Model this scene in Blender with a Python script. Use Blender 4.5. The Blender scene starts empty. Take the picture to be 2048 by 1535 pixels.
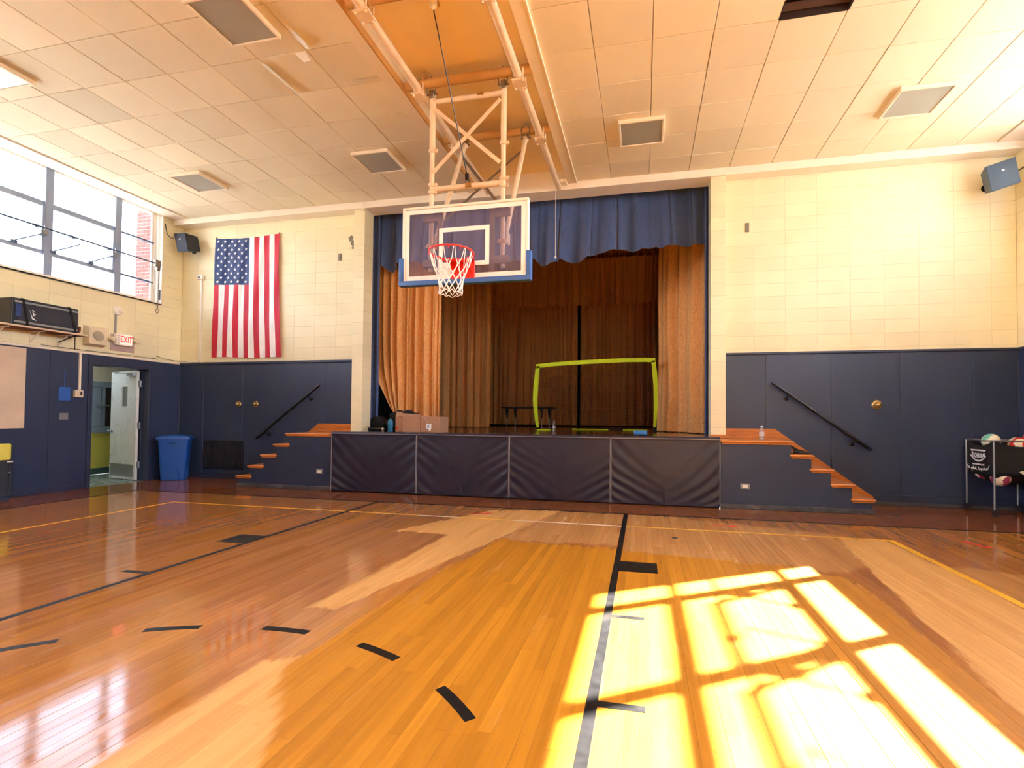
import bpy, bmesh, math, random
from mathutils import Vector, Matrix, Quaternion
from math import sin, cos, pi, radians, sqrt, exp

SC = bpy.context.scene
COL = SC.collection
RND = random.Random(7)

# ------------------------------------------------------------------ camera
F_PX, YAW, PITCH, ROLL, CX, CY = 986.35, .214999, .023043, .008106, 1070.98, 812.76
EYE = Vector((0, 0, 1.2558))
def cam_axes():
    sy, cy_, sp, cp = sin(YAW), cos(YAW), sin(PITCH), cos(PITCH)
    fwd = Vector((-sy * cp, cy_ * cp, sp)); right = Vector((cy_, sy, 0)); up = right.cross(fwd)
    c, s = cos(ROLL), sin(ROLL)
    return c * right + s * up, -s * right + c * up, fwd
r_, u_, f_ = cam_axes()
cam = bpy.data.cameras.new('camera'); cam_ob = bpy.data.objects.new('camera', cam); COL.objects.link(cam_ob)
cam.sensor_fit = 'HORIZONTAL'; cam.sensor_width = 36.0
cam.lens = F_PX / 2048 * 36.0
cam.shift_x = (1024 - CX) / 2048; cam.shift_y = (CY - 767.5) / 2048
cam.clip_start = .05; cam.clip_end = 300
m4 = Matrix((( r_.x, u_.x, -f_.x, EYE.x), (r_.y, u_.y, -f_.y, EYE.y), (r_.z, u_.z, -f_.z, EYE.z), (0, 0, 0, 1)))
cam_ob.matrix_world = m4
SC.camera = cam_ob

# ------------------------------------------------------------------ world, sun, exposure
SUN_DIR = Vector((-1.0, -.655, -.90)).normalized()          # the way sunlight travels
SUN_EL = math.asin(-SUN_DIR.z)
SUN_STRENGTH, SKY_STRENGTH, EXPOSURE = 140.0, 2.0, 1.08
w = bpy.data.worlds.new('sky'); SC.world = w; w.use_nodes = True
wn = w.node_tree; wn.nodes.clear()
sky = wn.nodes.new('ShaderNodeTexSky'); sky.sky_type = 'NISHITA'; sky.sun_disc = False
sky.sun_elevation = SUN_EL; sky.sun_rotation = math.atan2(-SUN_DIR.x, -SUN_DIR.y)
sky.air_density = 1.0; sky.dust_density = 2.0; sky.ozone_density = 1.0
hs = wn.nodes.new('ShaderNodeHueSaturation'); hs.inputs['Saturation'].default_value = .45
bg = wn.nodes.new('ShaderNodeBackground'); bg.inputs['Strength'].default_value = SKY_STRENGTH
wo = wn.nodes.new('ShaderNodeOutputWorld')
wn.links.new(sky.outputs[0], hs.inputs['Color']); wn.links.new(hs.outputs[0], bg.inputs['Color']); wn.links.new(bg.outputs[0], wo.inputs['Surface'])
sl = bpy.data.lights.new('sun', 'SUN'); sl.energy = SUN_STRENGTH; sl.angle = radians(.53); sl.color = (1, .94, .84)
so = bpy.data.objects.new('sun', sl); COL.objects.link(so)
so.rotation_mode = 'QUATERNION'; so.rotation_quaternion = SUN_DIR.to_track_quat('-Z', 'Y'); so.location = (20, 14, 18)
def portal(name, loc, rot, sx, sy):
    l = bpy.data.lights.new(name, 'AREA'); l.shape = 'RECTANGLE'; l.size = sx; l.size_y = sy; l.cycles.is_portal = True
    o = bpy.data.objects.new(name, l); COL.objects.link(o); o.location = loc; o.rotation_euler = rot
portal('window_portal', (-9.50, .9, 4.33), (0, -pi / 2, 0), 1.9, 14.4)
portal('window_portal', (5.44, .5, 4.33), (0, pi / 2, 0), 1.9, 14.0)
SC.view_settings.view_transform = 'Standard'; SC.view_settings.look = 'None'
SC.view_settings.exposure = EXPOSURE; SC.view_settings.gamma = 1.0; SC.view_settings.use_curve_mapping = False
cy = SC.cycles
cy.use_denoising = True
try: cy.denoiser = 'OPENIMAGEDENOISE'; cy.denoising_prefilter = 'ACCURATE'
except Exception: pass
cy.max_bounces = 10; cy.diffuse_bounces = 6; cy.glossy_bounces = 4; cy.transparent_max_bounces = 16; cy.transmission_bounces = 6
cy.caustics_reflective = False; cy.caustics_refractive = False; cy.sample_clamp_indirect = 12.0; cy.blur_glossy = .5

# ------------------------------------------------------------------ mesh helpers
class MB:
    def __init__(s): s.v = []; s.f = []; s.m = []
    def add(s, vs, fs, mi=0):
        o = len(s.v); s.v += [tuple(p) for p in vs]; s.f += [tuple(i + o for i in q) for q in fs]; s.m += [mi] * len(fs); return s
    def box(s, x0, x1, y0, y1, z0, z1, mi=0):
        return s.add([(x0,y0,z0),(x1,y0,z0),(x1,y1,z0),(x0,y1,z0),(x0,y0,z1),(x1,y0,z1),(x1,y1,z1),(x0,y1,z1)],
                     [(0,3,2,1),(4,5,6,7),(0,1,5,4),(1,2,6,5),(2,3,7,6),(3,0,4,7)], mi)
    def rbox(s, x0, x1, y0, y1, z0, z1, b=.01, seg=1, mi=0, rot=None, ctr=None):
        """box with bevelled edges"""
        bm = bmesh.new(); bmesh.ops.create_cube(bm, size=1)
        for v in bm.verts: v.co = Vector(((x0+x1)/2 + v.co.x*(x1-x0), (y0+y1)/2 + v.co.y*(y1-y0), (z0+z1)/2 + v.co.z*(z1-z0)))
        bmesh.ops.bevel(bm, geom=bm.edges[:], offset=b, segments=seg, affect='EDGES', profile=.5)
        if rot is not None:
            c = Vector(ctr if ctr else ((x0+x1)/2, (y0+y1)/2, (z0+z1)/2))
            for v in bm.verts: v.co = c + rot @ (v.co - c)
        bm.verts.index_update()
        s.add([v.co[:] for v in bm.verts], [[v.index for v in f.verts] for f in bm.faces], mi); bm.free(); return s
    def obox(s, c, ax, ay, az, mi=0):
        """oriented box: centre, three half-axis vectors"""
        c, ax, ay, az = Vector(c), Vector(ax), Vector(ay), Vector(az)
        P = [c + i*ax + j*ay + k*az for k in (-1, 1) for i, j in ((-1,-1),(1,-1),(1,1),(-1,1))]
        return s.add(P, [(0,3,2,1),(4,5,6,7),(0,1,5,4),(1,2,6,5),(2,3,7,6),(3,0,4,7)], mi)
    def bar(s, p0, p1, w_, t_, nrm, mi=0):
        """flat bar p0->p1, width w_, thickness t_ along nrm"""
        p0, p1 = Vector(p0), Vector(p1); d = (p1 - p0); n = Vector(nrm).normalized(); side = d.normalized().cross(n).normalized()
        return s.obox((p0 + p1) / 2, d / 2, side * w_ / 2, n * t_ / 2, mi)
    def tube(s, pts, r, n=10, closed=False, mi=0, caps=True):
        pts = [Vector(p) for p in pts]; N = len(pts); rings = []
        prev = None
        for i, p in enumerate(pts):
            if closed: d = (pts[(i+1) % N] - pts[i-1])
            else: d = pts[min(i+1, N-1)] - pts[max(i-1, 0)]
            d.normalize()
            if prev is None:
                a = Vector((0,0,1)) if abs(d.z) < .9 else Vector((1,0,0)); nx = d.cross(a).normalized()
            else:
                nx = (prev - d * prev.dot(d)).normalized()
            prev = nx; ny = d.cross(nx)
            rr = r[i] if isinstance(r, (list, tuple)) else r
            rings.append([p + rr * (cos(2*pi*k/n) * nx + sin(2*pi*k/n) * ny) for k in range(n)])
        vs = [q for g in rings for q in g]; fs = []
        for i in range(N if closed else N - 1):
            a, b = i * n, ((i + 1) % N) * n
            for k in range(n): fs.append((a + k, a + (k+1) % n, b + (k+1) % n, b + k))
        if caps and not closed:
            fs.append(tuple(range(n - 1, -1, -1))); fs.append(tuple((N-1)*n + k for k in range(n)))
        return s.add(vs, fs, mi)
    def cyl(s, p0, p1, r0, r1=None, n=16, mi=0):
        return s.tube([p0, p1], [r0, r0 if r1 is None else r1], n, mi=mi)
    def lathe(s, c, prof, n=20, axis=(0,0,1), mi=0):
        """profile [(radius, height along axis)]"""
        c = Vector(c); ax = Vector(axis).normalized(); t = Vector((1,0,0)) if abs(ax.x) < .9 else Vector((0,1,0))
        nx = ax.cross(t).normalized(); ny = ax.cross(nx); vs = []; fs = []
        for (r, h) in prof:
            for k in range(n): vs.append(c + ax*h + r*(cos(2*pi*k/n)*nx + sin(2*pi*k/n)*ny))
        for i in range(len(prof) - 1):
            for k in range(n): fs.append((i*n+k, i*n+(k+1) % n, (i+1)*n+(k+1) % n, (i+1)*n+k))
        fs.append(tuple(range(n-1, -1, -1))); fs.append(tuple((len(prof)-1)*n+k for k in range(n)))
        return s.add(vs, fs, mi)
    def prism(s, poly, ext, mi=0):
        """polygon of 3-D points swept by vector ext"""
        n = len(poly); e = Vector(ext); P = [Vector(p) for p in poly]
        return s.add(P + [p + e for p in P], [tuple(range(n-1,-1,-1)), tuple(range(n, 2*n))] + [(i, (i+1)%n, n+(i+1)%n, n+i) for i in range(n)], mi)
    def grid(s, fn, nu, nv, mi=0, mfn=None):
        vs = [fn(i/nu, j/nv) for j in range(nv+1) for i in range(nu+1)]; o = len(s.v)
        s.v += [tuple(p) for p in vs]
        for j in range(nv):
            for i in range(nu):
                a = o + j*(nu+1) + i; s.f.append((a, a+1, a+nu+2, a+nu+1)); s.m.append(mfn((i+.5)/nu, (j+.5)/nv) if mfn else mi)
        return s
    def sphere(s, c, r, nu=20, nv=12, mi=0, sz=None, mfn=None):
        c = Vector(c); sz = sz or (1, 1, 1); vs = []; fs = []; ms = []
        for j in range(nv+1):
            th = pi*j/nv
            for i in range(nu):
                ph = 2*pi*i/nu; vs.append(c + Vector((r*sz[0]*sin(th)*cos(ph), r*sz[1]*sin(th)*sin(ph), r*sz[2]*cos(th))))
        for j in range(nv):
            for i in range(nu):
                a, b, c2, d = j*nu+i, j*nu+(i+1)%nu, (j+1)*nu+(i+1)%nu, (j+1)*nu+i
                fs.append((a, d, c2, b)); ms.append(mfn((i+.5)/nu, (j+.5)/nv) if mfn else mi)
        o = len(s.v); s.v += [tuple(p) for p in vs]; s.f += [tuple(q+o for q in f) for f in fs]; s.m += ms
        return s
    def mesh(s, name, mats, smooth, org=(0,0,0)):
        me = bpy.data.meshes.new(name)
        me.from_pydata([(p[0]-org[0], p[1]-org[1], p[2]-org[2]) for p in s.v], [], s.f)
        for m_ in (mats if isinstance(mats, (list, tuple)) else [mats]): me.materials.append(m_)
        if any(s.m): me.polygons.foreach_set('material_index', s.m)
        if smooth:
            me.polygons.foreach_set('use_smooth', [True]*len(me.polygons)); me.set_sharp_from_angle(angle=radians(smooth if smooth > 1 else 35))
        me.update(); return me

ORG = {}
def link(o, parent=None):
    COL.objects.link(o)
    if parent is not None: o.parent = parent
    return o
def part(name, mb, mat, parent, smooth=0, kind=None, label=None):
    org = ORG[parent.name]
    o = bpy.data.objects.new(name, mb.mesh(name, mat, smooth, org)); link(o, parent); ORG[o.name] = org
    if kind: o['kind'] = kind
    if label: o['label'] = label
    return o
def thing(name, loc, label, cat, group=None):
    o = bpy.data.objects.new(name, None); o.empty_display_size = .1; link(o); o.location = loc; ORG[o.name] = tuple(loc)
    o['label'] = label; o['category'] = cat
    if group: o['group'] = group
    return o
def solo(name, mb, mat, label, cat, smooth=0, group=None, kind=None):
    xs = [p[0] for p in mb.v]; ys = [p[1] for p in mb.v]; zs = [p[2] for p in mb.v]
    org = ((min(xs)+max(xs))/2, (min(ys)+max(ys))/2, min(zs))
    o = bpy.data.objects.new(name, mb.mesh(name, mat, smooth, org)); link(o); o.location = org; ORG[o.name] = org
    o['label'] = label; o['category'] = cat
    if group: o['group'] = group
    if kind: o['kind'] = kind
    return o
def struct(name, mb=None, mat=None, smooth=0):
    if mb is None:
        o = bpy.data.objects.new(name, None); o.empty_display_size = .1
    else: o = bpy.data.objects.new(name, mb.mesh(name, mat, smooth))
    link(o); ORG[o.name] = (0, 0, 0); o['kind'] = 'structure'; return o
def text_part(name, txt, size, mat, parent, origin, xdir, ydir, extrude=.002, sx=1.0, bold=0.0, fn=None):
    """flat lettering: origin is the centre, xdir the reading direction, ydir up"""
    cu = bpy.data.curves.new('lettering', 'FONT'); cu.body = txt; cu.size = size; cu.align_x = 'CENTER'; cu.align_y = 'CENTER'; cu.extrude = extrude; cu.offset = bold
    to = bpy.data.objects.new('lettering_tmp', cu); COL.objects.link(to)
    dg = bpy.context.evaluated_depsgraph_get(); me = bpy.data.meshes.new_from_object(to.evaluated_get(dg))
    bpy.data.objects.remove(to); bpy.data.curves.remove(cu)
    X, Y = Vector(xdir).normalized(), Vector(ydir).normalized(); Z = X.cross(Y); o3 = Vector(origin); org = Vector(ORG[parent.name])
    for v in me.vertices:
        x, y = v.co.x*sx, v.co.y
        if fn: x, y = fn(x, y)
        v.co = o3 + X*x + Y*y + Z*v.co.z - org
    me.materials.clear(); me.materials.append(mat)
    o = bpy.data.objects.new(name, me); link(o, parent); ORG[o.name] = tuple(org); return o

# ------------------------------------------------------------------ materials
def lin(c):
    return tuple(((x/255)/12.92 if x/255 <= .04045 else (((x/255)+.055)/1.055)**2.4) for x in c)
def new_mat(name):
    m = bpy.data.materials.new(name); m.use_nodes = True; nt = m.node_tree; b = nt.nodes['Principled BSDF']; return m, nt, b
def N(nt, t, **kw):
    n = nt.nodes.new(t)
    for k, v in kw.items(): setattr(n, k, v)
    return n
def pos(nt, scale=(1,1,1)):
    g = N(nt, 'ShaderNodeNewGeometry'); mp = N(nt, 'ShaderNodeMapping'); mp.inputs['Scale'].default_value = scale
    nt.links.new(g.outputs['Position'], mp.inputs['Vector']); return mp.outputs[0]
def noise(nt, vec, scale, detail=3, rough=.55, dist=0):
    n = N(nt, 'ShaderNodeTexNoise'); n.inputs['Scale'].default_value = scale; n.inputs['Detail'].default_value = detail
    n.inputs['Roughness'].default_value = rough; n.inputs['Distortion'].default_value = dist
    nt.links.new(vec, n.inputs['Vector']); return n.outputs['Fac']
def maprange(nt, val, a, b, c, d, smooth=False):
    n = N(nt, 'ShaderNodeMapRange'); n.interpolation_type = 'SMOOTHSTEP' if smooth else 'LINEAR'
    for k, v in zip(('From Min','From Max','To Min','To Max'), (a,b,c,d)): n.inputs[k].default_value = v
    nt.links.new(val, n.inputs['Value']); return n.outputs[0]
def mixc(nt, fac, a, b, mode='MIX'):
    n = N(nt, 'ShaderNodeMix'); n.data_type = 'RGBA'; n.blend_type = mode
    for sock, v in ((n.inputs[0], fac), (n.inputs[6], a), (n.inputs[7], b)):
        if isinstance(v, bpy.types.NodeSocket): nt.links.new(v, sock)
        else: sock.default_value = v if not isinstance(v, tuple) else (*v[:3], 1)
    return n.outputs[2]
def mixf(nt, fac, a, b):
    n = N(nt, 'ShaderNodeMix'); n.data_type = 'FLOAT'
    for sock, v in ((n.inputs[0], fac), (n.inputs[2], a), (n.inputs[3], b)):
        if isinstance(v, bpy.types.NodeSocket): nt.links.new(v, sock)
        else: sock.default_value = v
    return n.outputs[0]
def math_(nt, op, a, b=None):
    n = N(nt, 'ShaderNodeMath', operation=op)
    for i, v in enumerate((a, b)):
        if v is None: continue
        if isinstance(v, bpy.types.NodeSocket): nt.links.new(v, n.inputs[i])
        else: n.inputs[i].default_value = v
    return n.outputs[0]
def bump(nt, b, h, strength, dist=.01):
    n = N(nt, 'ShaderNodeBump'); n.inputs['Strength'].default_value = strength; n.inputs['Distance'].default_value = dist
    nt.links.new(h, n.inputs['Height']); nt.links.new(n.outputs[0], b.inputs['Normal']); return n
def paint(name, c, rough=.55, metal=0.0, var=.10, vs=3.0, bs=60.0, bst=.08, spec=.5, c2=None, stain=0.0, stretch=(1,1,1), tint=False, tint_amt=.12, coat=0.0):
    m, nt, b = new_mat(name); L = lin(c)
    v = noise(nt, pos(nt, stretch), vs, 4)
    dark = tuple(x*(1-var) for x in L); lite = tuple(min(1, x*(1+var*.6)) for x in L)
    col = mixc(nt, maprange(nt, v, .3, .7, 0, 1), dark, lite)
    if c2 is not None:
        s2 = noise(nt, pos(nt, stretch), vs*.35, 5, .6); col = mixc(nt, maprange(nt, s2, .55, .72, 0, stain, True), col, lin(c2))
    if tint:
        a = N(nt, 'ShaderNodeAttribute', attribute_name='tint'); t = maprange(nt, a.outputs['Fac'], 0, 1, 1-tint_amt, 1+tint_amt*.5)
        cmb = N(nt, 'ShaderNodeCombineColor'); [nt.links.new(t, cmb.inputs[i]) for i in range(3)]
        col = mixc(nt, 1.0, col, cmb.outputs[0], 'MULTIPLY')
    nt.links.new(col, b.inputs['Base Color']); b.inputs['Metallic'].default_value = metal
    b.inputs['Specular IOR Level'].default_value = spec; b.inputs['Coat Weight'].default_value = coat; b.inputs['Coat Roughness'].default_value = .1
    rv = noise(nt, pos(nt, stretch), vs*2, 3); nt.links.new(maprange(nt, rv, .3, .7, max(.03, rough-.07), min(1, rough+.07)), b.inputs['Roughness'])
    if bst: bump(nt, b, noise(nt, pos(nt, stretch), bs, 3), bst, .004)
    return m
def emit(name, c, s):
    m, nt, b = new_mat(name); b.inputs['Base Color'].default_value = (*lin(c), 1); b.inputs['Emission Color'].default_value = (*lin(c), 1); b.inputs['Emission Strength'].default_value = s
    return m
def thin_glass(name, tint=(255,255,255), refl=.05, haze=0.0, hazec=(200,200,205), grazing=.7):
    m, nt, b = new_mat(name); nt.nodes.remove(b); out = nt.nodes['Material Output']
    t = N(nt, 'ShaderNodeBsdfTransparent'); t.inputs['Color'].default_value = (*lin(tint), 1)
    g = N(nt, 'ShaderNodeBsdfGlossy'); g.inputs['Roughness'].default_value = .03
    d = N(nt, 'ShaderNodeBsdfDiffuse'); d.inputs['Color'].default_value = (*lin(hazec), 1)
    fr = N(nt, 'ShaderNodeLayerWeight'); fr.inputs['Blend'].default_value = .25
    fac = maprange(nt, fr.outputs['Fresnel'], 0, 1, refl, grazing)
    hz = maprange(nt, noise(nt, pos(nt), 2.5, 4), .3, .75, haze*.6, haze)
    m1 = N(nt, 'ShaderNodeMixShader'); m2 = N(nt, 'ShaderNodeMixShader')
    nt.links.new(hz, m1.inputs[0]); nt.links.new(t.outputs[0], m1.inputs[1]); nt.links.new(d.outputs[0], m1.inputs[2])
    nt.links.new(fac, m2.inputs[0]); nt.links.new(m1.outputs[0], m2.inputs[1]); nt.links.new(g.outputs[0], m2.inputs[2])
    nt.links.new(m2.outputs[0], out.inputs['Surface']); return m
def wood(name, c, c2, rough=.35, axis='x', scale=1.0, coat=0.0):
    m, nt, b = new_mat(name); st = {'x': (1.2, 14, 14), 'y': (14, 1.2, 14), 'z': (14, 14, 1.2)}[axis]
    g = noise(nt, pos(nt, tuple(q*scale for q in st)), 2.2, 6, .62, .6); g2 = noise(nt, pos(nt), 1.1, 3)
    col = mixc(nt, maprange(nt, g, .3, .72, 0, 1), lin(c), lin(c2)); col = mixc(nt, maprange(nt, g2, .35, .7, 0, .25), col, tuple(x*.6 for x in lin(c2)))
    nt.links.new(col, b.inputs['Base Color']); b.inputs['Roughness'].default_value = rough; b.inputs['Coat Weight'].default_value = coat; b.inputs['Coat Roughness'].default_value = .12
    bump(nt, b, g, .12, .003); return m
def fabric(name, c, c2, stripe=(60, 60, 6), rough=.8, sheen=.2, zig=True):
    m, nt, b = new_mat(name)
    n1 = noise(nt, pos(nt, stripe), 1.0, 3, .6, 1.2); n2 = noise(nt, pos(nt), 1.3, 3)
    col = mixc(nt, maprange(nt, n1, .42, .6, 0, 1, True), lin(c), lin(c2)); col = mixc(nt, maprange(nt, n2, .3, .75, 0, .25), col, tuple(x*.65 for x in lin(c)))
    nt.links.new(col, b.inputs['Base Color']); b.inputs['Roughness'].default_value = rough; b.inputs['Sheen Weight'].default_value = sheen; b.inputs['Specular IOR Level'].default_value = .2
    bump(nt, b, n1, .12, .003); return m

# floor wood: tones by zones of wear, each zone a set of convex outlines on the floor, edges broken up along the boards
def zone(nt, P, polys, soft=.04):
    best = None
    for poly in polys:
        cx = sum(p[0] for p in poly)/len(poly); cy_ = sum(p[1] for p in poly)/len(poly); mx = None
        for (x0, y0), (x1, y1) in zip(poly, poly[1:] + poly[:1]):
            n = Vector((y1-y0, x0-x1)); n.normalize()
            if n.x*(cx-x0) + n.y*(cy_-y0) > 0: n = -n
            d = N(nt, 'ShaderNodeVectorMath', operation='DOT_PRODUCT'); nt.links.new(P, d.inputs[0]); d.inputs[1].default_value = (n.x, n.y, 0)
            v = math_(nt, 'SUBTRACT', d.outputs['Value'], n.x*x0 + n.y*y0)
            mx = v if mx is None else math_(nt, 'MAXIMUM', mx, v)
        best = mx if best is None else math_(nt, 'MINIMUM', best, mx)
    return maprange(nt, best, soft, -soft, 0, 1, True)
def floor_wood():
    m, nt, b = new_mat('maple_floor')
    g = N(nt, 'ShaderNodeNewGeometry'); P0 = g.outputs['Position']
    jn = N(nt, 'ShaderNodeTexNoise'); jn.inputs['Scale'].default_value = 1.0; jn.inputs['Detail'].default_value = 5; jn.inputs['Roughness'].default_value = .62
    nt.links.new(pos(nt, (9, 1.0, 1)), jn.inputs['Vector'])
    sub = N(nt, 'ShaderNodeVectorMath', operation='SUBTRACT'); nt.links.new(jn.outputs['Color'], sub.inputs[0]); sub.inputs[1].default_value = (.5, .5, .5)
    mul = N(nt, 'ShaderNodeVectorMath', operation='MULTIPLY'); nt.links.new(sub.outputs[0], mul.inputs[0]); mul.inputs[1].default_value = (.16, .34, 0)
    ad = N(nt, 'ShaderNodeVectorMath', operation='ADD'); nt.links.new(P0, ad.inputs[0]); nt.links.new(mul.outputs[0], ad.inputs[1]); P = ad.outputs[0]
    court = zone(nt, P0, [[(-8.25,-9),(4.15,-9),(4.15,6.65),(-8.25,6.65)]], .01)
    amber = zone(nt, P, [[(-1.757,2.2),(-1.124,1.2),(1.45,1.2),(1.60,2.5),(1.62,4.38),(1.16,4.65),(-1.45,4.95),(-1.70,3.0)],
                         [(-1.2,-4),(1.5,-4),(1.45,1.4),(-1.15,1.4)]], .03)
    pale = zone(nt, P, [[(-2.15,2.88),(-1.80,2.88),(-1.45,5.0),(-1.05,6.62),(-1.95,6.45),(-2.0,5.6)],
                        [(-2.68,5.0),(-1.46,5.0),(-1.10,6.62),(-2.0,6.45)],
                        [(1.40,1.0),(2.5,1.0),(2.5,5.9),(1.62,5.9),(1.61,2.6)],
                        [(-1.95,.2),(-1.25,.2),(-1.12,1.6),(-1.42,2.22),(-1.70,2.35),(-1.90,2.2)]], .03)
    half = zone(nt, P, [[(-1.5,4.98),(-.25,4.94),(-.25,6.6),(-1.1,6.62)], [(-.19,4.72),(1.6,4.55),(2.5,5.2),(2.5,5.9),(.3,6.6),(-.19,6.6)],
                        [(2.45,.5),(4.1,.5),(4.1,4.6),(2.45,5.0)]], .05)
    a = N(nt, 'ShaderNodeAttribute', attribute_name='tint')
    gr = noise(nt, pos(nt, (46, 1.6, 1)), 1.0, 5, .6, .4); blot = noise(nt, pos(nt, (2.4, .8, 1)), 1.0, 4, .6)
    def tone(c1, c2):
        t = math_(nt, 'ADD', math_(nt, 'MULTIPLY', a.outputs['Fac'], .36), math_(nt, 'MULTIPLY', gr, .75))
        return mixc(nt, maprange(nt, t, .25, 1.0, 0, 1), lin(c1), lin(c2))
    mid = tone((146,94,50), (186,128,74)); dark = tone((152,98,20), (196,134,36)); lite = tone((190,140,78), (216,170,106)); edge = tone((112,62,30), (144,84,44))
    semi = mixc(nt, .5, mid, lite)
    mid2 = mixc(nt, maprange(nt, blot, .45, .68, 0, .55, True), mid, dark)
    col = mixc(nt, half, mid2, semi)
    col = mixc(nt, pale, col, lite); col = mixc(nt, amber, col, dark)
    # scuffed, lighter streaks across the varnish
    sc = noise(nt, pos(nt, (7, 1.1, 1)), 1.0, 6, .7); col = mixc(nt, maprange(nt, sc, .60, .70, 0, .38, True), col, lite)
    col = mixc(nt, court, edge, col)
    nt.links.new(col, b.inputs['Base Color'])
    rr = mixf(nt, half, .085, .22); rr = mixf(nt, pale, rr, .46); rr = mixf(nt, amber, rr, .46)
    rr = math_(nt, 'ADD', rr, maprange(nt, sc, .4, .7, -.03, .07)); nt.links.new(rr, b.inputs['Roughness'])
    b.inputs['Specular IOR Level'].default_value = .38
    wv = noise(nt, pos(nt, (3.0, 1.2, 1)), 1.0, 2); h = math_(nt, 'ADD', math_(nt, 'MULTIPLY', wv, 1.0), math_(nt, 'MULTIPLY', a.outputs['Fac'], .5))
    bump(nt, b, h, .03, .012); return m

M = {}
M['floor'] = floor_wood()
M['underfloor'] = paint('underfloor', (46, 26, 14), .8)
M['black_line'] = paint('black_floor_paint', (22, 20, 20), .5, spec=.2, var=.3, vs=6, bst=.03, c2=(60,54,48), stain=.5)
M['yellow_line'] = paint('yellow_floor_paint', (236, 178, 40), .35, var=.15, vs=6, bst=.03)
M['white_line'] = paint('white_floor_paint', (232, 214, 190), .35, var=.15, vs=6, bst=.03)
M['red_tape'] = paint('red_floor_tape', (206, 44, 28), .4, bst=.03)
M['block'] = paint('cream_block_paint', (238, 228, 192), .55, var=.05, vs=2, bs=90, bst=.22, c2=(226,210,162), stain=.35, tint=True, tint_amt=.05)
M['joint'] = paint('cream_joint', (224, 212, 174), .8, bst=.1)
M['panel'] = paint('navy_panel', (48, 59, 88), .40, var=.08, vs=1.5, bs=30, bst=.04, tint=True, tint_amt=.10, c2=(60,70,98), stain=.5)
M['panel_gap'] = paint('navy_gap', (18, 18, 26), .8)
M['navy'] = paint('navy_trim', (46, 54, 80), .4, bst=.04)
M['basegrey'] = paint('grey_base_strip', (74, 74, 82), .35, var=.35, vs=9, bst=.1, c2=(128,124,122), stain=.6)
M['tile'] = paint('ceiling_tile', (238, 226, 200), .85, var=.04, vs=1.2, bs=160, bst=.35, tint=True, tint_amt=.18, c2=(226,212,178), stain=.4)
M['tgap'] = paint('ceiling_gap', (196, 172, 132), .9)
M['cream'] = paint('cream_plaster', (238, 224, 200), .7, var=.04, bst=.1)
M['offwhite'] = paint('offwhite_paint', (240, 230, 214), .6, var=.04, bst=.06)
M['bay'] = paint('yellowed_plaster', (250, 224, 170), .8, var=.06, vs=.8, bst=.1, c2=(236,198,140), stain=.6)
M['tanstrip'] = paint('tan_strip', (204, 156, 92), .7, bst=.05)
M['pipe'] = paint('beige_pipe_paint', (228, 202, 170), .45, var=.12, vs=5, bst=.06)
M['pipedark'] = paint('brown_pipe_paint', (196, 150, 88), .5, var=.15, vs=5, bst=.06)
M['steel'] = paint('worn_steel', (140, 128, 116), .4, .7, var=.2, vs=12)
M['greyplate'] = paint('grey_plate', (158, 146, 136), .5, .3, bst=.05)
M['brass'] = paint('brass', (186, 150, 96), .3, .9, var=.15, vs=30, bst=.05)
M['blackmetal'] = paint('black_metal', (16, 15, 18), .3, bst=.03)
M['white'] = paint('white_paint', (240, 236, 230), .45, var=.03, bst=.03)
M['net'] = paint('white_net_cord', (244, 234, 224), .8, bst=.1)
M['red'] = paint('rim_red', (226, 40, 24), .35, var=.06, bst=.02)
M['pad'] = paint('blue_edge_pad', (56, 98, 164), .45, var=.05, bst=.05)
M['boardglass'] = thin_glass('board_glass', (236, 232, 242), .015, .16, (176, 170, 200), .22)
M['glass'] = thin_glass('window_glass', (250, 252, 255), .04, .02)
M['mullion'] = paint('window_frame_paint', (150, 168, 200), .45, bst=.04)
M['rod'] = paint('window_gear_paint', (86, 108, 140), .45)
M['greymetal'] = paint('grey_metal', (150, 154, 160), .4, .6)
M['vinyl'] = paint('navy_vinyl', (38, 36, 56), .36, var=.08, vs=2, bs=200, bst=.05)
M['stitch'] = paint('white_thread', (196, 190, 196), .8)
M['tread'] = wood('oak_tread', (222, 142, 66), (188, 106, 42), .3, 'x', 1.0, .3)
M['skirt'] = wood('oak_skirt', (214, 132, 56), (170, 92, 34), .35, 'x', 1.0, .2)
M['stagewood'] = wood('dark_stage_boards', (64, 38, 24), (36, 22, 15), .16, 'x', .6, .4)
M['black'] = paint('stage_black', (12, 10, 10), .9)
M['gold'] = fabric('gold_curtain', (222, 158, 94), (238, 184, 124), (58, 58, 22))
M['bluecloth'] = fabric('blue_curtain', (66, 86, 134), (72, 94, 146), (30, 30, 12), .6, .4)
M['lime'] = paint('lime_fabric', (196, 226, 30), .7, bst=.05)
M['blacknet'] = paint('black_net', (24, 20, 18), .8)
M['cardboard'] = paint('cardboard', (172, 128, 100), .8, var=.08, vs=4, bst=.08)
M['blackcloth'] = paint('black_cloth', (14, 12, 14), .85, bst=.2)
M['teal'] = paint('teal_bottle', (28, 112, 150), .3, .1)
M['clear'] = thin_glass('clear_plastic', (236, 238, 244), .10, .22, (236, 238, 244))
M['blueroll'] = paint('blue_roll', (54, 120, 190), .35)
M['dkplastic'] = paint('dark_plastic', (34, 36, 44), .45, bst=.08)
M['grille'] = paint('speaker_grille', (40, 44, 58), .6, bs=400, bst=.5)
M['spkblue'] = paint('slate_speaker', (74, 92, 112), .5)
M['lens'] = paint('light_lens', (168, 168, 160), .35, var=.08, vs=2, bst=.1)
M['bin'] = paint('bin_blue', (30, 84, 168), .38, var=.04, bst=.04)
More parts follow.
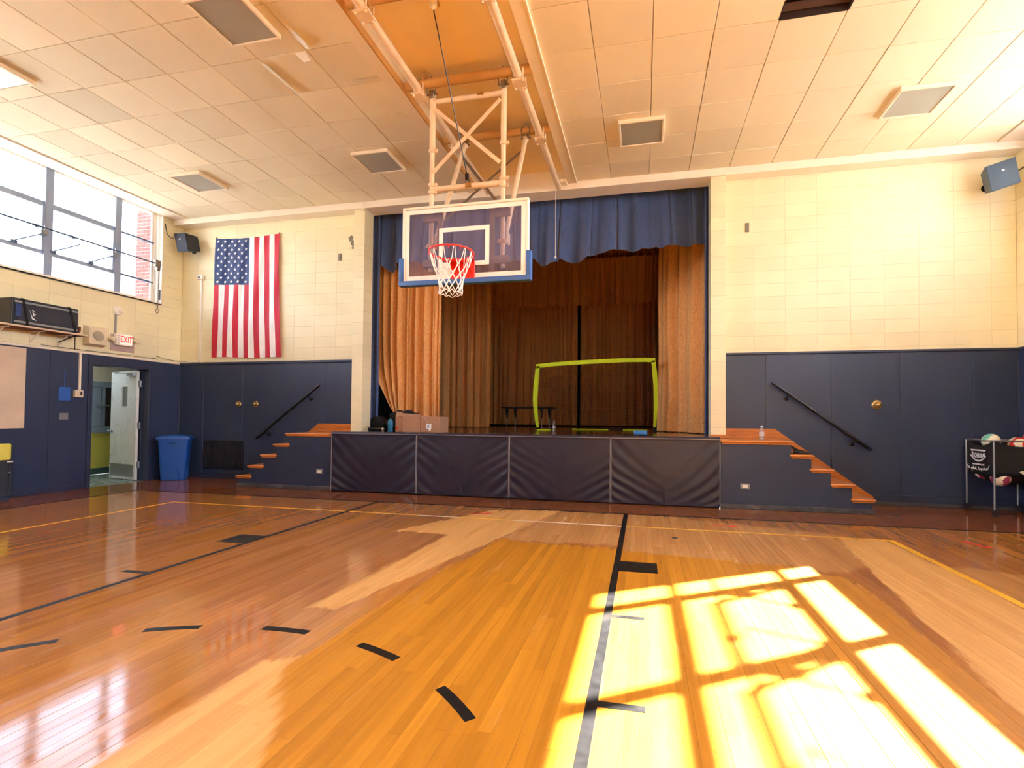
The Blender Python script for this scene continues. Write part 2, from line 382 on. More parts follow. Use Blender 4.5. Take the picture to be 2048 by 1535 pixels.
M['beige'] = paint('beige_board', (214, 190, 168), .6, bst=.04)
M['putty'] = paint('putty_plastic', (222, 206, 178), .5, bst=.03)
M['yellow'] = paint('yellow_paint', (226, 214, 96), .5, bst=.05)
M['bluepaint'] = paint('blue_plate', (44, 92, 176), .5)
M['exitred'] = emit('exit_red', (255, 40, 30), 1.6)
M['exitface'] = emit('exit_face', (255, 214, 200), .35)
M['flagred'] = paint('flag_red', (196, 22, 52), .7, bs=300, bst=.1)
M['flagwhite'] = paint('flag_white', (244, 240, 240), .7, bs=300, bst=.1)
M['flagblue'] = paint('flag_blue', (36, 58, 112), .7, bs=300, bst=.1)
M['sage'] = paint('corridor_blue_grey', (136, 152, 164), .45)
M['ydado'] = paint('corridor_yellow', (214, 204, 92), .5)
M['cgreen'] = paint('corridor_green', (60, 90, 78), .5)
M['cfloor'] = paint('corridor_floor', (130, 150, 150), .25)
M['doorpaint'] = paint('pale_door', (214, 220, 222), .3, var=.04, bst=.02)
M['darkwood'] = paint('dark_brown', (44, 36, 34), .5)
M['brickred'] = paint('red_brick', (128, 66, 58), .85, var=.2, vs=8, bst=.4, tint=True, tint_amt=.3)
M['mortar'] = paint('mortar', (150, 140, 134), .9)
M['stucco'] = paint('pale_stucco', (150, 150, 160), .9)
M['asphalt'] = paint('pale_ground', (150, 148, 142), .95)
M['ballwhite'] = paint('ball_white', (238, 228, 206), .5, bst=.05)
M['ballred'] = paint('ball_red', (210, 40, 40), .5, bst=.05)
M['ballgreen'] = paint('ball_green', (120, 190, 170), .5, bst=.05)
M['ballmag'] = paint('ball_magenta', (156, 60, 92), .5, bst=.05)
M['bag'] = paint('cart_bag', (26, 24, 26), .7, bs=160, bst=.15)
M['logo'] = paint('logo_white', (226, 230, 238), .6)
M['logoblue'] = paint('logo_blue', (130, 166, 220), .6)
M['rust'] = paint('rust_brown', (120, 70, 52), .8)

# ================================================================== SETTING
XL, XR, YB, YR, ZC = -9.283, 5.218, 8.315, -7.0, 5.2018
def set_tint(me, vals):
    at = me.attributes.new('tint', 'FLOAT', 'FACE'); at.data.foreach_set('value', vals)
def project(p):
    d = Vector(p) - EYE; z = d.dot(f_)
    if z < .3: return None
    return F_PX*d.dot(r_)/z + CX, -F_PX*d.dot(u_)/z + CY
def in_view(p, mx=30):
    q = project(p); return q is not None and -mx < q[0] < 2048+mx and -mx < q[1] < 1535+mx

# ---- floor: strip boards, the nearest 300 in view as parts, the rest joined
floor = struct('floor', MB().box(XL-.3, XR+.3, YR-.3, YB+.1, -.12, -.012), M['underfloor'])
def board(mb, x0, x1, y0, y1, lift):
    c, d = .0005, .0005
    z1 = lift
    mb.add([(x0,y0,-.013),(x1,y0,-.013),(x1,y1,-.013),(x0,y1,-.013),(x0,y0,z1-d),(x1,y0,z1-d),(x1,y1,z1-d),(x0,y1,z1-d),
            (x0+c,y0+c,z1),(x1-c,y0+c,z1),(x1-c,y1-c,z1),(x0+c,y1-c,z1)],
           [(8,9,10,11),(4,5,9,8),(5,6,10,9),(6,7,11,10),(7,4,8,11),(0,1,5,4),(1,2,6,5),(2,3,7,6),(3,0,4,7)])
PITCH_B = .0572
boards = []
nx_ = int((XR - XL)/PITCH_B)
for i in range(nx_ + 1):
    x = XL + i*PITCH_B; y = YR + RND.uniform(-1.6, 0)
    gap = RND.choice((.0005, .0006, .0008, .0010, .0013, .0020))
    while y < YB:
        L = RND.choice((.5, .8, 1.1, 1.4, 1.9, 2.4)) * RND.uniform(.85, 1.15)
        y0, y1 = max(y, YR), min(y + L - .0008, YB)
        if y1 - y0 > .05: boards.append((x, min(x + PITCH_B - gap, XR), y0, y1, RND.random(), RND.uniform(-.00006, 0)))
        y += L
def vis(bd):
    x0, x1, y0, y1 = bd[:4]; xm = (x0+x1)/2
    return any(in_view((xm, y0 + t*(y1-y0), 0), 0) for t in (0, .25, .5, .75, 1))
def near(bd):
    xm = (bd[0]+bd[1])/2; ym = min(max(1.75, bd[2]), bd[3]); return xm*xm + ym*ym
order = sorted([b_ for b_ in boards if vis(b_)], key=near)[:300]; chosen = set(order)
for bd in order:
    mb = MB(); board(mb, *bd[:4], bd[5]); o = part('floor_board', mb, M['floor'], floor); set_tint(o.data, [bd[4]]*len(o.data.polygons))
mb = MB(); tv = []
for bd in boards:
    if bd in chosen: continue
    n0 = len(mb.f); board(mb, *bd[:4], bd[5]); tv += [bd[4]]*(len(mb.f)-n0)
o = part('floor_boards', mb, M['floor'], floor, kind='stuff'); set_tint(o.data, tv)

# ---- painted court lines and tape, parts of the floor
def flat(name, poly, mat, z=.0011):
    mb = MB(); mb.prism([(p[0], p[1], .0001) for p in poly], (0, 0, z)); return part(name, mb, mat, floor)
def rect(x0, x1, y0, y1): return [(x0,y0),(x1,y0),(x1,y1),(x0,y1)]
flat('lane_line', rect(-.243, -.192, -3.5, 6.63), M['black_line'])
flat('lane_line', rect(-3.852, -3.80, -3.5, 6.63), M['black_line'])
flat('boundary_line', rect(-8.25, 4.19, 6.63, 6.68), M['black_line'], .0010)
flat('boundary_line', rect(-8.25, -8.20, -5, 6.63), M['black_line'], .0010)
flat('boundary_line', rect(4.14, 4.19, -5, 6.63), M['black_line'], .0010)
flat('lane_block', rect(-4.15, -3.852, 4.155, 4.47), M['black_line'])
flat('lane_block', rect(-.192, .120, 4.155, 4.447), M['black_line'])
for yy in (3.205, 2.213, 1.3):
    flat('lane_tick', rect(-.192, .012, yy-.024, yy+.024), M['black_line']); flat('lane_tick', rect(-4.08, -3.852, yy-.024, yy+.024), M['black_line'])
for a0 in (-49.0, -27.0, -5.6, 15.9, 37.6):
    a1 = a0 + 9.5; c0 = (-2.02, .745); pts = []
    for r in (1.78, 1.832):
        seg = [(c0[0] + r*sin(radians(a0 + (a1-a0)*k/5)), c0[1] + r*cos(radians(a0 + (a1-a0)*k/5))) for k in range(6)]
        pts += seg if r < 1.8 else seg[::-1]
    flat('circle_dash', pts[::-1], M['black_line'])
flat('yellow_line', rect(-6.66, -2.816, 5.87, 5.91), M['yellow_line'], .0008)
flat('white_line', rect(-2.816, -2.25, 5.865, 5.905), M['white_line'], .0008)
flat('yellow_line', rect(-2.25, -1.55, 5.865, 5.905), M['yellow_line'], .0008)
flat('white_line', rect(-1.55, -.245, 5.865, 5.905), M['white_line'], .0008)
flat('yellow_line', rect(-.19, 2.58, 5.875, 5.912), M['yellow_line'], .0008)
flat('yellow_line', rect(2.515, 2.58, -4, 5.875), M['yellow_line'], .0008)
flat('yellow_line', rect(-6.66, -6.61, -4, 5.87), M['yellow_line'], .0008)
def arrow(x, y, a, L=.30, W=.05, H=.11):
    P = [(-L/2,-W/2),(L/2-.1,-W/2),(L/2-.1,-H/2),(L/2,0),(L/2-.1,H/2),(L/2-.1,W/2),(-L/2,W/2)]
    flat('tape_arrow', [(x + p[0]*cos(a) - p[1]*sin(a), y + p[0]*sin(a) + p[1]*cos(a)) for p in P], M['red_tape'], .0013)
arrow(.965, 6.21, .03); arrow(-2.05, 6.2, .5); arrow(3.34, 5.9, -1.2)
flat('tape_patch', rect(.30, .36, 5.42, 5.47), M['black_line'])

# ---- masonry of cream blocks in stack bond
BW, BH = .4572, .2063
BLK = {}
def block_mesh(w_, h_, ori, var):
    key = (round(w_, 3), round(h_, 3), ori, var)
    if key in BLK: return BLK[key]
    c, d, t, g = .0030, .0014, .02, .0007
    u0, u1, z0, z1 = g, w_-g, g, h_-g; n0 = t
    P = [(u0,n0,z0),(u1,n0,z0),(u1,n0,z1),(u0,n0,z1),(u0,d,z0),(u1,d,z0),(u1,d,z1),(u0,d,z1),(u0+c,0,z0+c),(u1-c,0,z0+c),(u1-c,0,z1-c),(u0+c,0,z1-c)]
    Fc = [(8,9,10,11),(4,5,9,8),(5,6,10,9),(6,7,11,10),(7,4,8,11),(0,1,5,4),(1,2,6,5),(2,3,7,6),(3,0,4,7)]
    tr = {'-y': lambda u,n,z: (u,n,z), '+x': lambda u,n,z: (-n,u,z), '-x': lambda u,n,z: (n,-u,z)}[ori]
    me = bpy.data.meshes.new('block'); me.from_pydata([tr(*p) for p in P], [], Fc); me.materials.append(M['block']); me.update()
    set_tint(me, [(var+.5)/5]*len(Fc)); BLK[key] = me; return me
def masonry(parent, ori, plane, u0, u1, z0, z1, uo, zo=2.5735, bw=BW):
    k0 = math.floor((u0-uo)/bw); j0 = math.floor((z0-zo)/BH)
    for j in range(j0, j0+60):
        a, b_ = max(z0, zo+j*BH), min(z1, zo+(j+1)*BH)
        if a >= z1 - .01: break
        if b_ - a < .015: continue
        for k in range(k0, k0+200):
            c, d = max(u0, uo+k*bw), min(u1, uo+(k+1)*bw)
            if c >= u1 - .01: break
            if d - c < .02: continue
            o = bpy.data.objects.new('block', block_mesh(d-c, b_-a, ori, RND.randrange(5))); link(o, parent)
            o.location = {'-y': (c, plane, a), '+x': (plane, c, a), '-x': (plane, d, a)}[ori]
def panels(parent, ori, plane, seams, z0, z1):
    for a, b_ in zip(seams, seams[1:]):
        mb = MB(); g = .0025
        if ori == '-y': mb.rbox(a+g, b_-g, plane, plane+.016, z0, z1, .0025)
        elif ori == '+x': mb.rbox(plane-.016, plane, a+g, b_-g, z0, z1, .0025)
        else: mb.rbox(plane, plane+.016, a+g, b_-g, z0, z1, .0025)
        o = part('panel', mb, M['panel'], parent); set_tint(o.data, [RND.random()]*len(o.data.polygons))
ZW = 2.285
# back wall, either side of the stage
wb = struct('wall_back', MB().box(XL-.3, -5.245, YB+.012, YB+.12, 0, 5.45).box(1.255, XR+.3, YB+.012, YB+.12, 0, 5.45), M['joint'])
masonry(wb, '-y', YB, XL, -5.245, 2.325, 5.084, -6.168)
masonry(wb, '-y', YB, 1.255, XR, 2.315, 5.084, 1.706)
panels(wb, '-y', YB-.005, [XL+.002, -8.693, -7.763, -6.833, -5.905, -5.247], 0, ZW)
panels(wb, '-y', YB-.005, [1.257, 1.873, 2.80, 3.733, 4.66, XR-.002], 0, ZW)
struct('trim_1', MB().rbox(XL+.01, -5.25, YB-.03, YB+.01, ZW-.005, ZW+.04, .006), M['navy'])
struct('trim_2', MB().rbox(1.235, XR-.01, YB-.03, YB+.01, ZW-.005, ZW+.03, .006), M['navy'])
struct('baseboard_back', MB().rbox(3.02, XR-.005, YB-.022, YB, 0, .155, .004).box(XL+.01, -7.0, YB-.02, YB, 0, .10), M['navy'])
struct('trim_3', MB().rbox(3.03, XR-.005, YB-.030, YB-.0225, 0, .055, .003), M['basegrey'])
for nm, xa, xb in (('pillar_left', -5.245, -5.025), ('pillar_right', 1.035, 1.255)):
    pl = struct(nm, MB().box(xa+.004, xb-.004, 8.134, 8.42, .965, 5.084), M['joint'])
    for j in range(0, 25):
        z0 = 2.5735 + (j-12)*BH
        z1 = min(z0+BH, 5.084)
        z0 = max(z0, .964)
        if z1 < .98 or z0 > 5.06: continue
        mb = MB().rbox(xa, xb, 8.13, 8.425, z0+.0015, z1-.0015, .003); o = part('block', mb, M['block'], pl); set_tint(o.data, [RND.random()]*len(o.data.polygons))
# broken patches and slots left in the masonry
for (x, z, a, b_) in ((-5.654, 4.288, .035, .07), (1.608, 4.311, .03, .075)):
    part('bracket_slot', MB().rbox(x-a, x+a, YB-.012, YB+.004, z-b_, z+b_, .006).rbox(x-a*.7, x-a*.1, YB-.02, YB-.011, z-b_*.7, z+b_*.8, .004).rbox(x+a*.15, x+a*.75, YB-.02, YB-.011, z-b_*.7, z+b_*.8, .004), M['steel'], wb)
mb = MB()
for (dx, dz, s) in ((-.03, .06, .055), (.02, -.02, .06), (.03, -.10, .04)):
    pts = [(-5.39+dx + s*(1+.35*sin(k*2.3+dx*50))*cos(k*pi/5), YB-.004, 4.56+dz + s*(1+.35*cos(k*1.7+dz*40))*sin(k*pi/5)) for k in range(10)]
    mb.prism(pts[::-1], (0, .003, 0))
part('broken_plaster', mb, M['steel'], wb)

# beam over the stage and across the back wall
struct('beam_back', MB().box(XL-.02, XR+.02, 8.092, 8.44, 5.084, 5.46).box(XL, -5.04, 8.086, 8.095, 5.084, 5.2), M['offwhite'])
struct('trim_4', MB().box(-5.06, -5.035, 8.082, 8.10, 5.05, 5.2).box(-5.055, -5.015, 8.10, 8.43, 5.055, 5.082), M['offwhite'])
# ---- left wall: door below, blocks, windows above
wl = struct('wall_left', MB().box(XL-.28, XL-.012, YR, 6.60, 0, 3.42).box(XL-.28, XL-.012, 7.72, YB+.12, 0, 3.42).box(XL-.28, XL-.012, 6.60, 7.72, 2.16, 3.42)
            .box(XL-.28, XL-.012, 7.87, YB+.12, 3.42, 5.46).box(XL-.28, XL-.012, YR, -6.3, 3.42, 5.46), M['joint'])
masonry(wl, '+x', XL, 4.6, YB, 2.325, 3.42, 7.37)
masonry(wl, '+x', XL, 7.87, YB, 3.42, 5.084, 7.37)
part('plain_face', MB().box(XL-.012, XL, YR, 4.6, 2.325, 3.42).box(XL-.012, XL, YR, -6.3, 3.42, 5.2), M['block'], wl)
panels(wl, '+x', XL+.004, [YR, -5, -3, -1, 1, 2.32, 3.25, 4.18, 5.11, 6.041, 6.60], 0, ZW)
panels(wl, '+x', XL+.004, [7.735, YB-.002], 0, ZW)
part('panel', MB().rbox(XL-.012, XL+.004, 6.60, 7.735, 2.165, ZW, .002), M['panel'], wl)
struct('trim_5', MB().rbox(XL-.01, XL+.022, YR, YB-.03, ZW, ZW+.035, .006), M['offwhite'])
struct('baseboard_left', MB().rbox(XL, XL+.018, YR, 6.58, 0, .09, .004).rbox(XL, XL+.018, 7.76, YB-.02, 0, .09, .004), M['navy'])

def window_bank(name, sx, xw, jamb_y, mull, y_end, hopper_open=None):
    """sx: +1 the glass lies towards +X (right wall), -1 towards -X; mull: mullion centres, from the stage end backwards"""
    g = xw + sx*.147; win = struct(name)
    z0, m3, m1, z1 = 3.485, 3.847, 4.628, 5.24
    X = lambda a, b_: (min(g+sx*a, g+sx*b_), max(g+sx*a, g+sx*b_))
    for y in mull:
        part('mullion', MB().box(*X(-.045, .04), y-.045, y+.045, z0, z1).box(*X(-.06, -.04), y-.075, y-.052, z0, z1), M['mullion'], win)
    part('jamb_frame', MB().box(*X(-.03, .04), jamb_y-.07, jamb_y-.02, z0, z1).box(*X(-.01, .02), jamb_y-.11, jamb_y-.07, z0, z1), M['white'], win)
    part('sill', MB().box(min(xw, g+sx*.2), max(xw, g+sx*.2), y_end, jamb_y, 3.41, 3.432).box(*X(-.05, .05), y_end, jamb_y-.02, 3.432, z0+.01), M['offwhite'] if sx < 0 else M['offwhite'], win)
    part('sill_edge', MB().box(min(xw, xw-sx*.012), max(xw, xw-sx*.012), y_end, jamb_y, 3.415, 3.436), M['blackmetal'], win)
    part('reveal', MB().box(min(xw+sx*.002, g+sx*.13), max(xw+sx*.002, g+sx*.13), jamb_y-.002, jamb_y+.0, 3.43, z1), M['white'], win)
    part('head_rail', MB().box(*X(-.04, .05), y_end, jamb_y-.02, z1-.03, z1+.2), M['offwhite'], win)
    edges = [jamb_y-.08] + list(mull) + [y_end]
    for i, (a, b_) in enumerate(zip(edges, edges[1:])):
        hi, lo = a - (.045 if i else 0), b_ + .045
        if hi - lo < .1: continue
        thin = (i == 0)
        for z in (m1, m3):
            hw = .013 if thin else (.042 if z == m1 else .030)
            part('muntin', MB().box(*X(-.03, .03), lo, hi, z-hw, z+hw), M['rod'] if thin else M['mullion'], win)
        if not thin and not (hopper_open and i in hopper_open):
            part('sash_stile', MB().box(*X(-.055, -.005), hi-.062, hi-.004, m3+.03, m1-.03), M['mullion'], win)
        if hopper_open and i in hopper_open:
            # bottom-hung sash tipped outwards
            t = radians(-14); ax = Vector((-sx*sin(t), 0, cos(t))); base = Vector((g, 0, m3+.04)); hgt = m1-m3-.09
            mb = MB(); nrm = Vector((cos(t), 0, sx*sin(t)))
            for y in (lo+.035, hi-.035): mb.obox(base + ax*hgt/2 + Vector((0, y, 0)), ax*hgt/2, (0, .022, 0), nrm*.014)
            for zz in (.0, hgt): mb.obox(base + ax*zz + Vector((0, (lo+hi)/2, 0)), (0, (hi-lo)/2-.02, 0), ax*.022, nrm*.014)
            part('hopper_sash', mb, M['mullion'], win)
        for za, zb in ((z0, m3), (m3, m1), (m1, z1)):
            part('pane', MB().box(*X(.004, .008), lo, hi, za, zb), M['glass'], win)
    # opening gear: long rod, stand-off brackets, bent arms, gearbox with a pull handle
    xr = xw - sx*.02
    part('operator_rod', MB().tube([(xr, y_end, 4.20), (xr, jamb_y-.04, 4.20)], .014, 8), M['rod'], win)
    for y in list(mull)[:6]:
        part('rod_bracket', MB().box(min(xr, g), max(xr, g), y-.19, y-.09, 4.10, 4.16).cyl((xr, y-.14, 4.165), (xr, y-.14, 4.24), .012, n=8), M['greymetal'], win)
    for a, b_ in list(zip(edges[1:], edges[2:]))[:6]:
        for fr in (.28, .80):
            y = a + (b_-a)*fr
            part('operator_arm', MB().cyl((xr, y, 4.20), (xr, y+.07, 4.20), .022, n=8).tube([(xr, y, 4.20), (xr-sx*.02, y+.13, 4.10), (g-sx*.02, y-.16, m3+.05)], .010, 6).box(*X(-.06, -.02), y-.20, y-.12, m3+.02, m3+.06), M['rod'], win)
    yg = jamb_y-.12
    part('gearbox', MB().rbox(min(xr-.03, xr+.03), xr+.03, yg-.05, yg+.06, 4.13, 4.27, .01).cyl((xr, yg-.02, 4.10), (xr, yg+.04, 4.10), .035, n=12), M['steel'], win)
    part('crank_pole', MB().tube([(xr, yg+.04, 4.12), (xr+.0, yg+.03, 3.34)], .010, 8).tube([(xr, yg+.03, 3.34), (xr, yg-.01, 3.28), (xr, yg+.02, 3.22), (xr, yg+.06, 3.28), (xr, yg+.03, 3.34)], .006, 6), M['steel'], win)
    part('warning_plate', MB().box(min(xw+sx*.02, xw+sx*.09), max(xw+sx*.02, xw+sx*.09), jamb_y-.006, jamb_y-.002, 3.52, 3.72), M['dkplastic'], win)
    return win
mull_L = [7.12 - 1.075*k for k in range(12)]
window_bank('window_1', -1, XL, 7.87, mull_L, -6.3)
mull_R = [6.966 - 1.12*k for k in range(12)]
window_bank('window_2', 1, XR, 7.56, mull_R, -6.5, hopper_open=(1, 2, 3, 4))
# ---- right wall
wr = struct('wall_right', MB().box(XR+.012, XR+.28, YR, YB+.12, 0, 3.42).box(XR+.012, XR+.28, 7.56, YB+.12, 3.42, 5.46).box(XR+.012, XR+.28, YR, -6.5, 3.42, 5.46), M['joint'])
masonry(wr, '-x', XR, 6.2, YB, 2.315, 3.42, 6.6); masonry(wr, '-x', XR, 7.56, YB, 3.42, 5.084, 6.6)
part('plain_face', MB().box(XR, XR+.012, YR, 6.2, 2.315, 3.42), M['block'], wr)
panels(wr, '-x', XR-.004, [YR, -5, -3, -1, 1, 3, 4.6, 5.53, 6.46, 7.39, YB-.002], 0, ZW)
struct('trim_6', MB().rbox(XR-.022, XR+.01, YR, YB-.03, ZW, ZW+.03, .006), M['navy'])
struct('baseboard_right', MB().rbox(XR-.018, XR, YR, YB-.03, 0, .12, .004), M['navy'])
# ---- rear wall
wrear = struct('wall_rear', MB().box(XL-.3, XR+.3, YR-.2, YR, 2.3, 5.46), M['block'])
part('panel', MB().box(XL-.3, XR+.3, YR-.2, YR+.006, 0, 2.3), M['panel'], wrear)

# ---- ceiling
T = .6096
hole = (1.303, 1.9126, 4.5652, 5.1748)
ce = struct('ceiling', MB().box(XL-.3, -2.85, YR-.2, 8.1, 5.235, 5.46).box(-1.245, XR+.3, 4.0+1.18, 8.1, 5.235, 5.46).box(-1.245, hole[0], YR-.2, 5.18, 5.235, 5.46)
            .box(hole[1], XR+.3, YR-.2, 5.18, 5.235, 5.46).box(hole[0], hole[1], YR-.2, hole[2], 5.235, 5.46), M['tgap'])
part('hole_lining', MB().box(hole[0]-.01, hole[1]+.01, hole[2]-.01, hole[3]+.01, 5.44, 5.47).box(hole[0]-.012, hole[0], hole[2], hole[3], 5.2, 5.44).box(hole[1], hole[1]+.012, hole[2], hole[3], 5.2, 5.44)
     .box(hole[0], hole[1], hole[3], hole[3]+.012, 5.2, 5.44).box(hole[0], hole[1], hole[2]-.012, hole[2], 5.2, 5.44), paint('dark_void', (44, 24, 20), .9), ce)
part('hole_lath', MB().box(hole[0], hole[1], hole[3]-.10, hole[3]-.03, 5.25, 5.28).box(hole[0]+.2, hole[0]+.26, hole[2], hole[3], 5.32, 5.38), paint('dark_lath', (84, 56, 46), .8), ce)
TM = {}
TONED = [(-6.9,6.08,9),(-6.15,3.69,9),(-6.97,4.89,1),(-8.09,5.52,1),(-7.94,6.08,1)]
def tile_mesh(w_, l_, var):
    k = (round(w_, 3), round(l_, 3), var)
    if k in TM: return TM[k]
    g, c = .0035, .004
    P = [(g,g,.03),(w_-g,g,.03),(w_-g,l_-g,.03),(g,l_-g,.03),(g,g,.004),(w_-g,g,.004),(w_-g,l_-g,.004),(g,l_-g,.004),(g+c,g+c,0),(w_-g-c,g+c,0),(w_-g-c,l_-g-c,0),(g+c,l_-g-c,0)]
    me = bpy.data.meshes.new('ceiling_tile'); me.from_pydata(P, [], [(11,10,9,8),(8,9,5,4),(9,10,6,5),(10,11,7,6),(11,8,4,7),(4,5,1,0),(5,6,2,1),(6,7,3,2),(7,4,0,3)])
    me.materials.append(M['tile']); me.update(); set_tint(me, [var/8]*9); TM[k] = me; return me
stuff = MB(); stint = []
def tiles(x0, x1, xo, yo, y1=8.086):
    k = math.floor((x0-xo)/T)
    while xo + k*T < x1 - .02:
        a, b_ = max(x0, xo+k*T), min(x1, xo+(k+1)*T); j = math.floor((YR-yo)/T)
        while yo + j*T < y1 - .02:
            c, d = max(YR, yo+j*T), min(y1, yo+(j+1)*T)
            if b_-a > .03 and d-c > .03 and not (abs(a-hole[0]) < .1 and abs(c-hole[2]) < .1):
                var = RND.choice((4,4,4,5,5,5,5,6,6,3)); xm, ym = (a+b_)/2, (c+d)/2
                for (tx, ty, tv_) in TONED:
                    if abs(xm-tx) < .3 and abs(ym-ty) < .3: var = tv_
                z = ZC + RND.uniform(-.002, .0015)
                if any(in_view((px, py, ZC), 0) for px in (a, (a+b_)/2, b_) for py in (c, d)):
                    o = bpy.data.objects.new('ceiling_tile', tile_mesh(b_-a, d-c, var)); link(o, ce); o.location = (a, c, z)
                    o.rotation_euler = (RND.uniform(-.004, .004), RND.uniform(-.004, .004), 0)
                else:
                    n0 = len(stuff.f); stuff.box(a+.003, b_-.003, c+.003, d-.003, z, z+.03); stint.extend([var/8]*(len(stuff.f)-n0))
            j += 1
        k += 1
tiles(-8.92, -3.0, -6.6174, 3.972); tiles(-1.10, 4.85, -.5258, 5.1748)
o = part('ceiling_tiles', stuff, M['tile'], ce, kind='stuff'); set_tint(o.data, stint)
for ob in list(ce.children):           # three tiles that were replaced or darker with age
    pass
struct('trim_7', MB().box(XL, -8.95, YR, 8.092, 5.188, 5.30).box(4.87, XR, YR, 8.092, 5.188, 5.30), M['offwhite'])
# torn facing and lifted edges of the old tiles
def flap(pts, curl):
    mb = MB(); n = len(pts)
    mb.prism([(x, y, ZC - .004 - c) for (x, y), c in zip(pts, curl)], (0, 0, .002)); return mb
part('torn_facing', flap([(-3.55,4.19),(-3.49,4.31),(-3.47,4.42),(-3.50,4.55),(-3.545,4.54),(-3.57,4.40)], [.0,.02,.03,.02,0,0]), M['white'], ce)
part('torn_facing', flap([(-3.72,4.59),(-3.58,4.58),(-3.57,4.66),(-3.66,4.67)], [.0,.0,.05,.05]), M['white'], ce)
part('lifted_edge', flap([(-4.20,4.64),(-4.13,4.64),(-4.10,5.16),(-4.16,5.16)], [.0,.02,.03,.0]), M['tile'], ce)
part('lifted_edge', flap([(-3.35,5.10),(-2.99,5.05),(-2.99,5.11),(-3.33,5.16)], [.0,.05,.0,.0]), M['tile'], ce)
# bay between two beams, over the hoop
struct('ceiling_bay', MB().box(-2.86, -1.235, YR-.2, 8.10, 5.42, 5.46).box(-2.862, -2.85, YR-.2, 8.10, 5.285, 5.425).box(-1.247, -1.235, YR-.2, 8.1, 5.2, 5.425), M['bay'])
struct('beam_left', MB().box(-3.0, -2.852, YR-.2, 8.09, 5.185, 5.24), M['cream'])
struct('trim_8', MB().box(-2.853, -2.842, YR-.2, 8.09, 5.19, 5.287), M['tanstrip'])
struct('trim_9', MB().box(-2.852, -2.846, YR-.2, 8.09, 5.287, 5.42), M['cream'])
struct('beam_right', MB().box(-1.247, -1.10, YR-.2, 8.09, 5.178, 5.25), M['cream'])
struct('trim_10', MB().box(-1.102, -1.088, YR-.2, 8.09, 5.172, 5.215), M['offwhite'])

# ---- stage house
ZS = .99
struct('stage_floor', MB().box(-7.6, 3.6, 8.42, 17.0, ZS-.1, ZS).box(-5.137, 1.074, 7.47, 8.42, ZS-.1, ZS), M['stagewood'])
struct('stage_walls', MB().box(-7.7, -7.6, 8.44, 17, ZS, 7.2).box(3.6, 3.7, 8.44, 17, ZS, 7.2).box(-7.7, 3.7, 17, 17.1, ZS, 7.2).box(-7.7, 3.7, 8.44, 17.1, 7.2, 7.3)
       .box(-7.7, -5.05, 8.435, 8.45, ZS, 7.2).box(1.06, 3.7, 8.435, 8.45, ZS, 7.2).box(-5.3, 1.3, 8.40, 8.45, 5.46, 7.2), M['black'])
struct('stage_front', MB().box(-5.13, 1.07, 7.475, 7.52, 0, ZS-.02), M['navy'])

# ---- doorway in the left wall and the passage behind it
dr = struct('door_1')
part('door_frame', MB().rbox(XL-.28, XL+.02, 6.60, 6.665, 0, 2.165, .004).rbox(XL-.28, XL+.02, 7.655, 7.735, 0, 2.165, .004).rbox(XL-.28, XL+.02, 6.665, 7.655, 2.115, 2.165, .004)
     .box(XL-.16, XL-.12, 6.665, 6.68, 0, 2.115).box(XL-.16, XL-.12, 7.64, 7.655, 0, 2.115), M['navy'], dr)
hinge = Vector((XL-.17, 7.62)); tip = Vector((-10.32, 7.83)); dd = (tip - hinge).normalized(); nn = Vector((-dd.y, dd.x))
if nn.y > 0: nn = -nn
P2 = lambda a, b_, z: (hinge.x + dd.x*a + nn.x*b_, hinge.y + dd.y*a + nn.y*b_, z)
def dbox(mb, a0, a1, b0, b1, z0, z1):
    return mb.add([P2(a0,b0,z0),P2(a1,b0,z0),P2(a1,b1,z0),P2(a0,b1,z0),P2(a0,b0,z1),P2(a1,b0,z1),P2(a1,b1,z1),P2(a0,b1,z1)], [(0,3,2,1),(4,5,6,7),(0,1,5,4),(1,2,6,5),(2,3,7,6),(3,0,4,7)])
LW = .92
leaf = MB()
dbox(leaf, 0, .32, 0, .045, .01, 2.10); dbox(leaf, .52, LW, 0, .045, .01, 2.10); dbox(leaf, .32, .52, 0, .045, .01, 1.42); dbox(leaf, .32, .52, 0, .045, 1.80, 2.10)
lf = part('door_leaf', leaf, M['doorpaint'], dr)
mb = MB(); dbox(mb, .32, .52, .018, .024, 1.42, 1.80); part('vision_pane', mb, thin_glass('vision_glass', (190,196,196), .08, .5, (150,156,150)), lf)
mb = MB(); dbox(mb, .06, LW-.04, .045, .049, .06, .30); part('kick_plate', mb, M['greymetal'], lf)
mb = MB(); mb.lathe(P2(LW-.07, .045, .93), [(.03,0),(.03,.008),(.012,.01),(.012,.04),(.028,.05),(.03,.065),(.018,.08),(.0,.082)], 16, (nn.x, nn.y, 0)); mb.lathe(P2(LW-.07, 0, .93), [(.03,0),(.012,.01),(.012,.04),(.03,.06),(.0,.08)], 16, (-nn.x, -nn.y, 0))
part('door_knob', mb, M['greymetal'], lf, 40)
mb = MB(); dbox(mb, .03, .26, .045, .10, 2.0, 2.06); mb.bar(P2(.10,.08,2.05), P2(.42,.22,2.05), .025, .012, (0,0,1)); mb.bar(P2(.42,.22,2.05), P2(.05,.30,2.07), .025, .012, (0,0,1)); part('door_closer', mb, M['greymetal'], lf)
for z in (.3, 1.05, 1.85):
    part('door_hinge', MB().cyl((XL-.155, 7.635, z-.06), (XL-.155, 7.635, z+.06), .012, n=10).box(XL-.2, XL-.15, 7.60, 7.645, z-.06, z+.06), M['greymetal'], lf)
XC = -11.24
struct('wall_passage', MB().box(XC-.1, XC, 4.6, 9.6, 0, 2.75), paint('passage_cream', (222, 216, 190), .6))
struct('floor_passage', MB().box(XC, XL-.02, 4.6, 9.6, -.06, -.004), M['cfloor'])
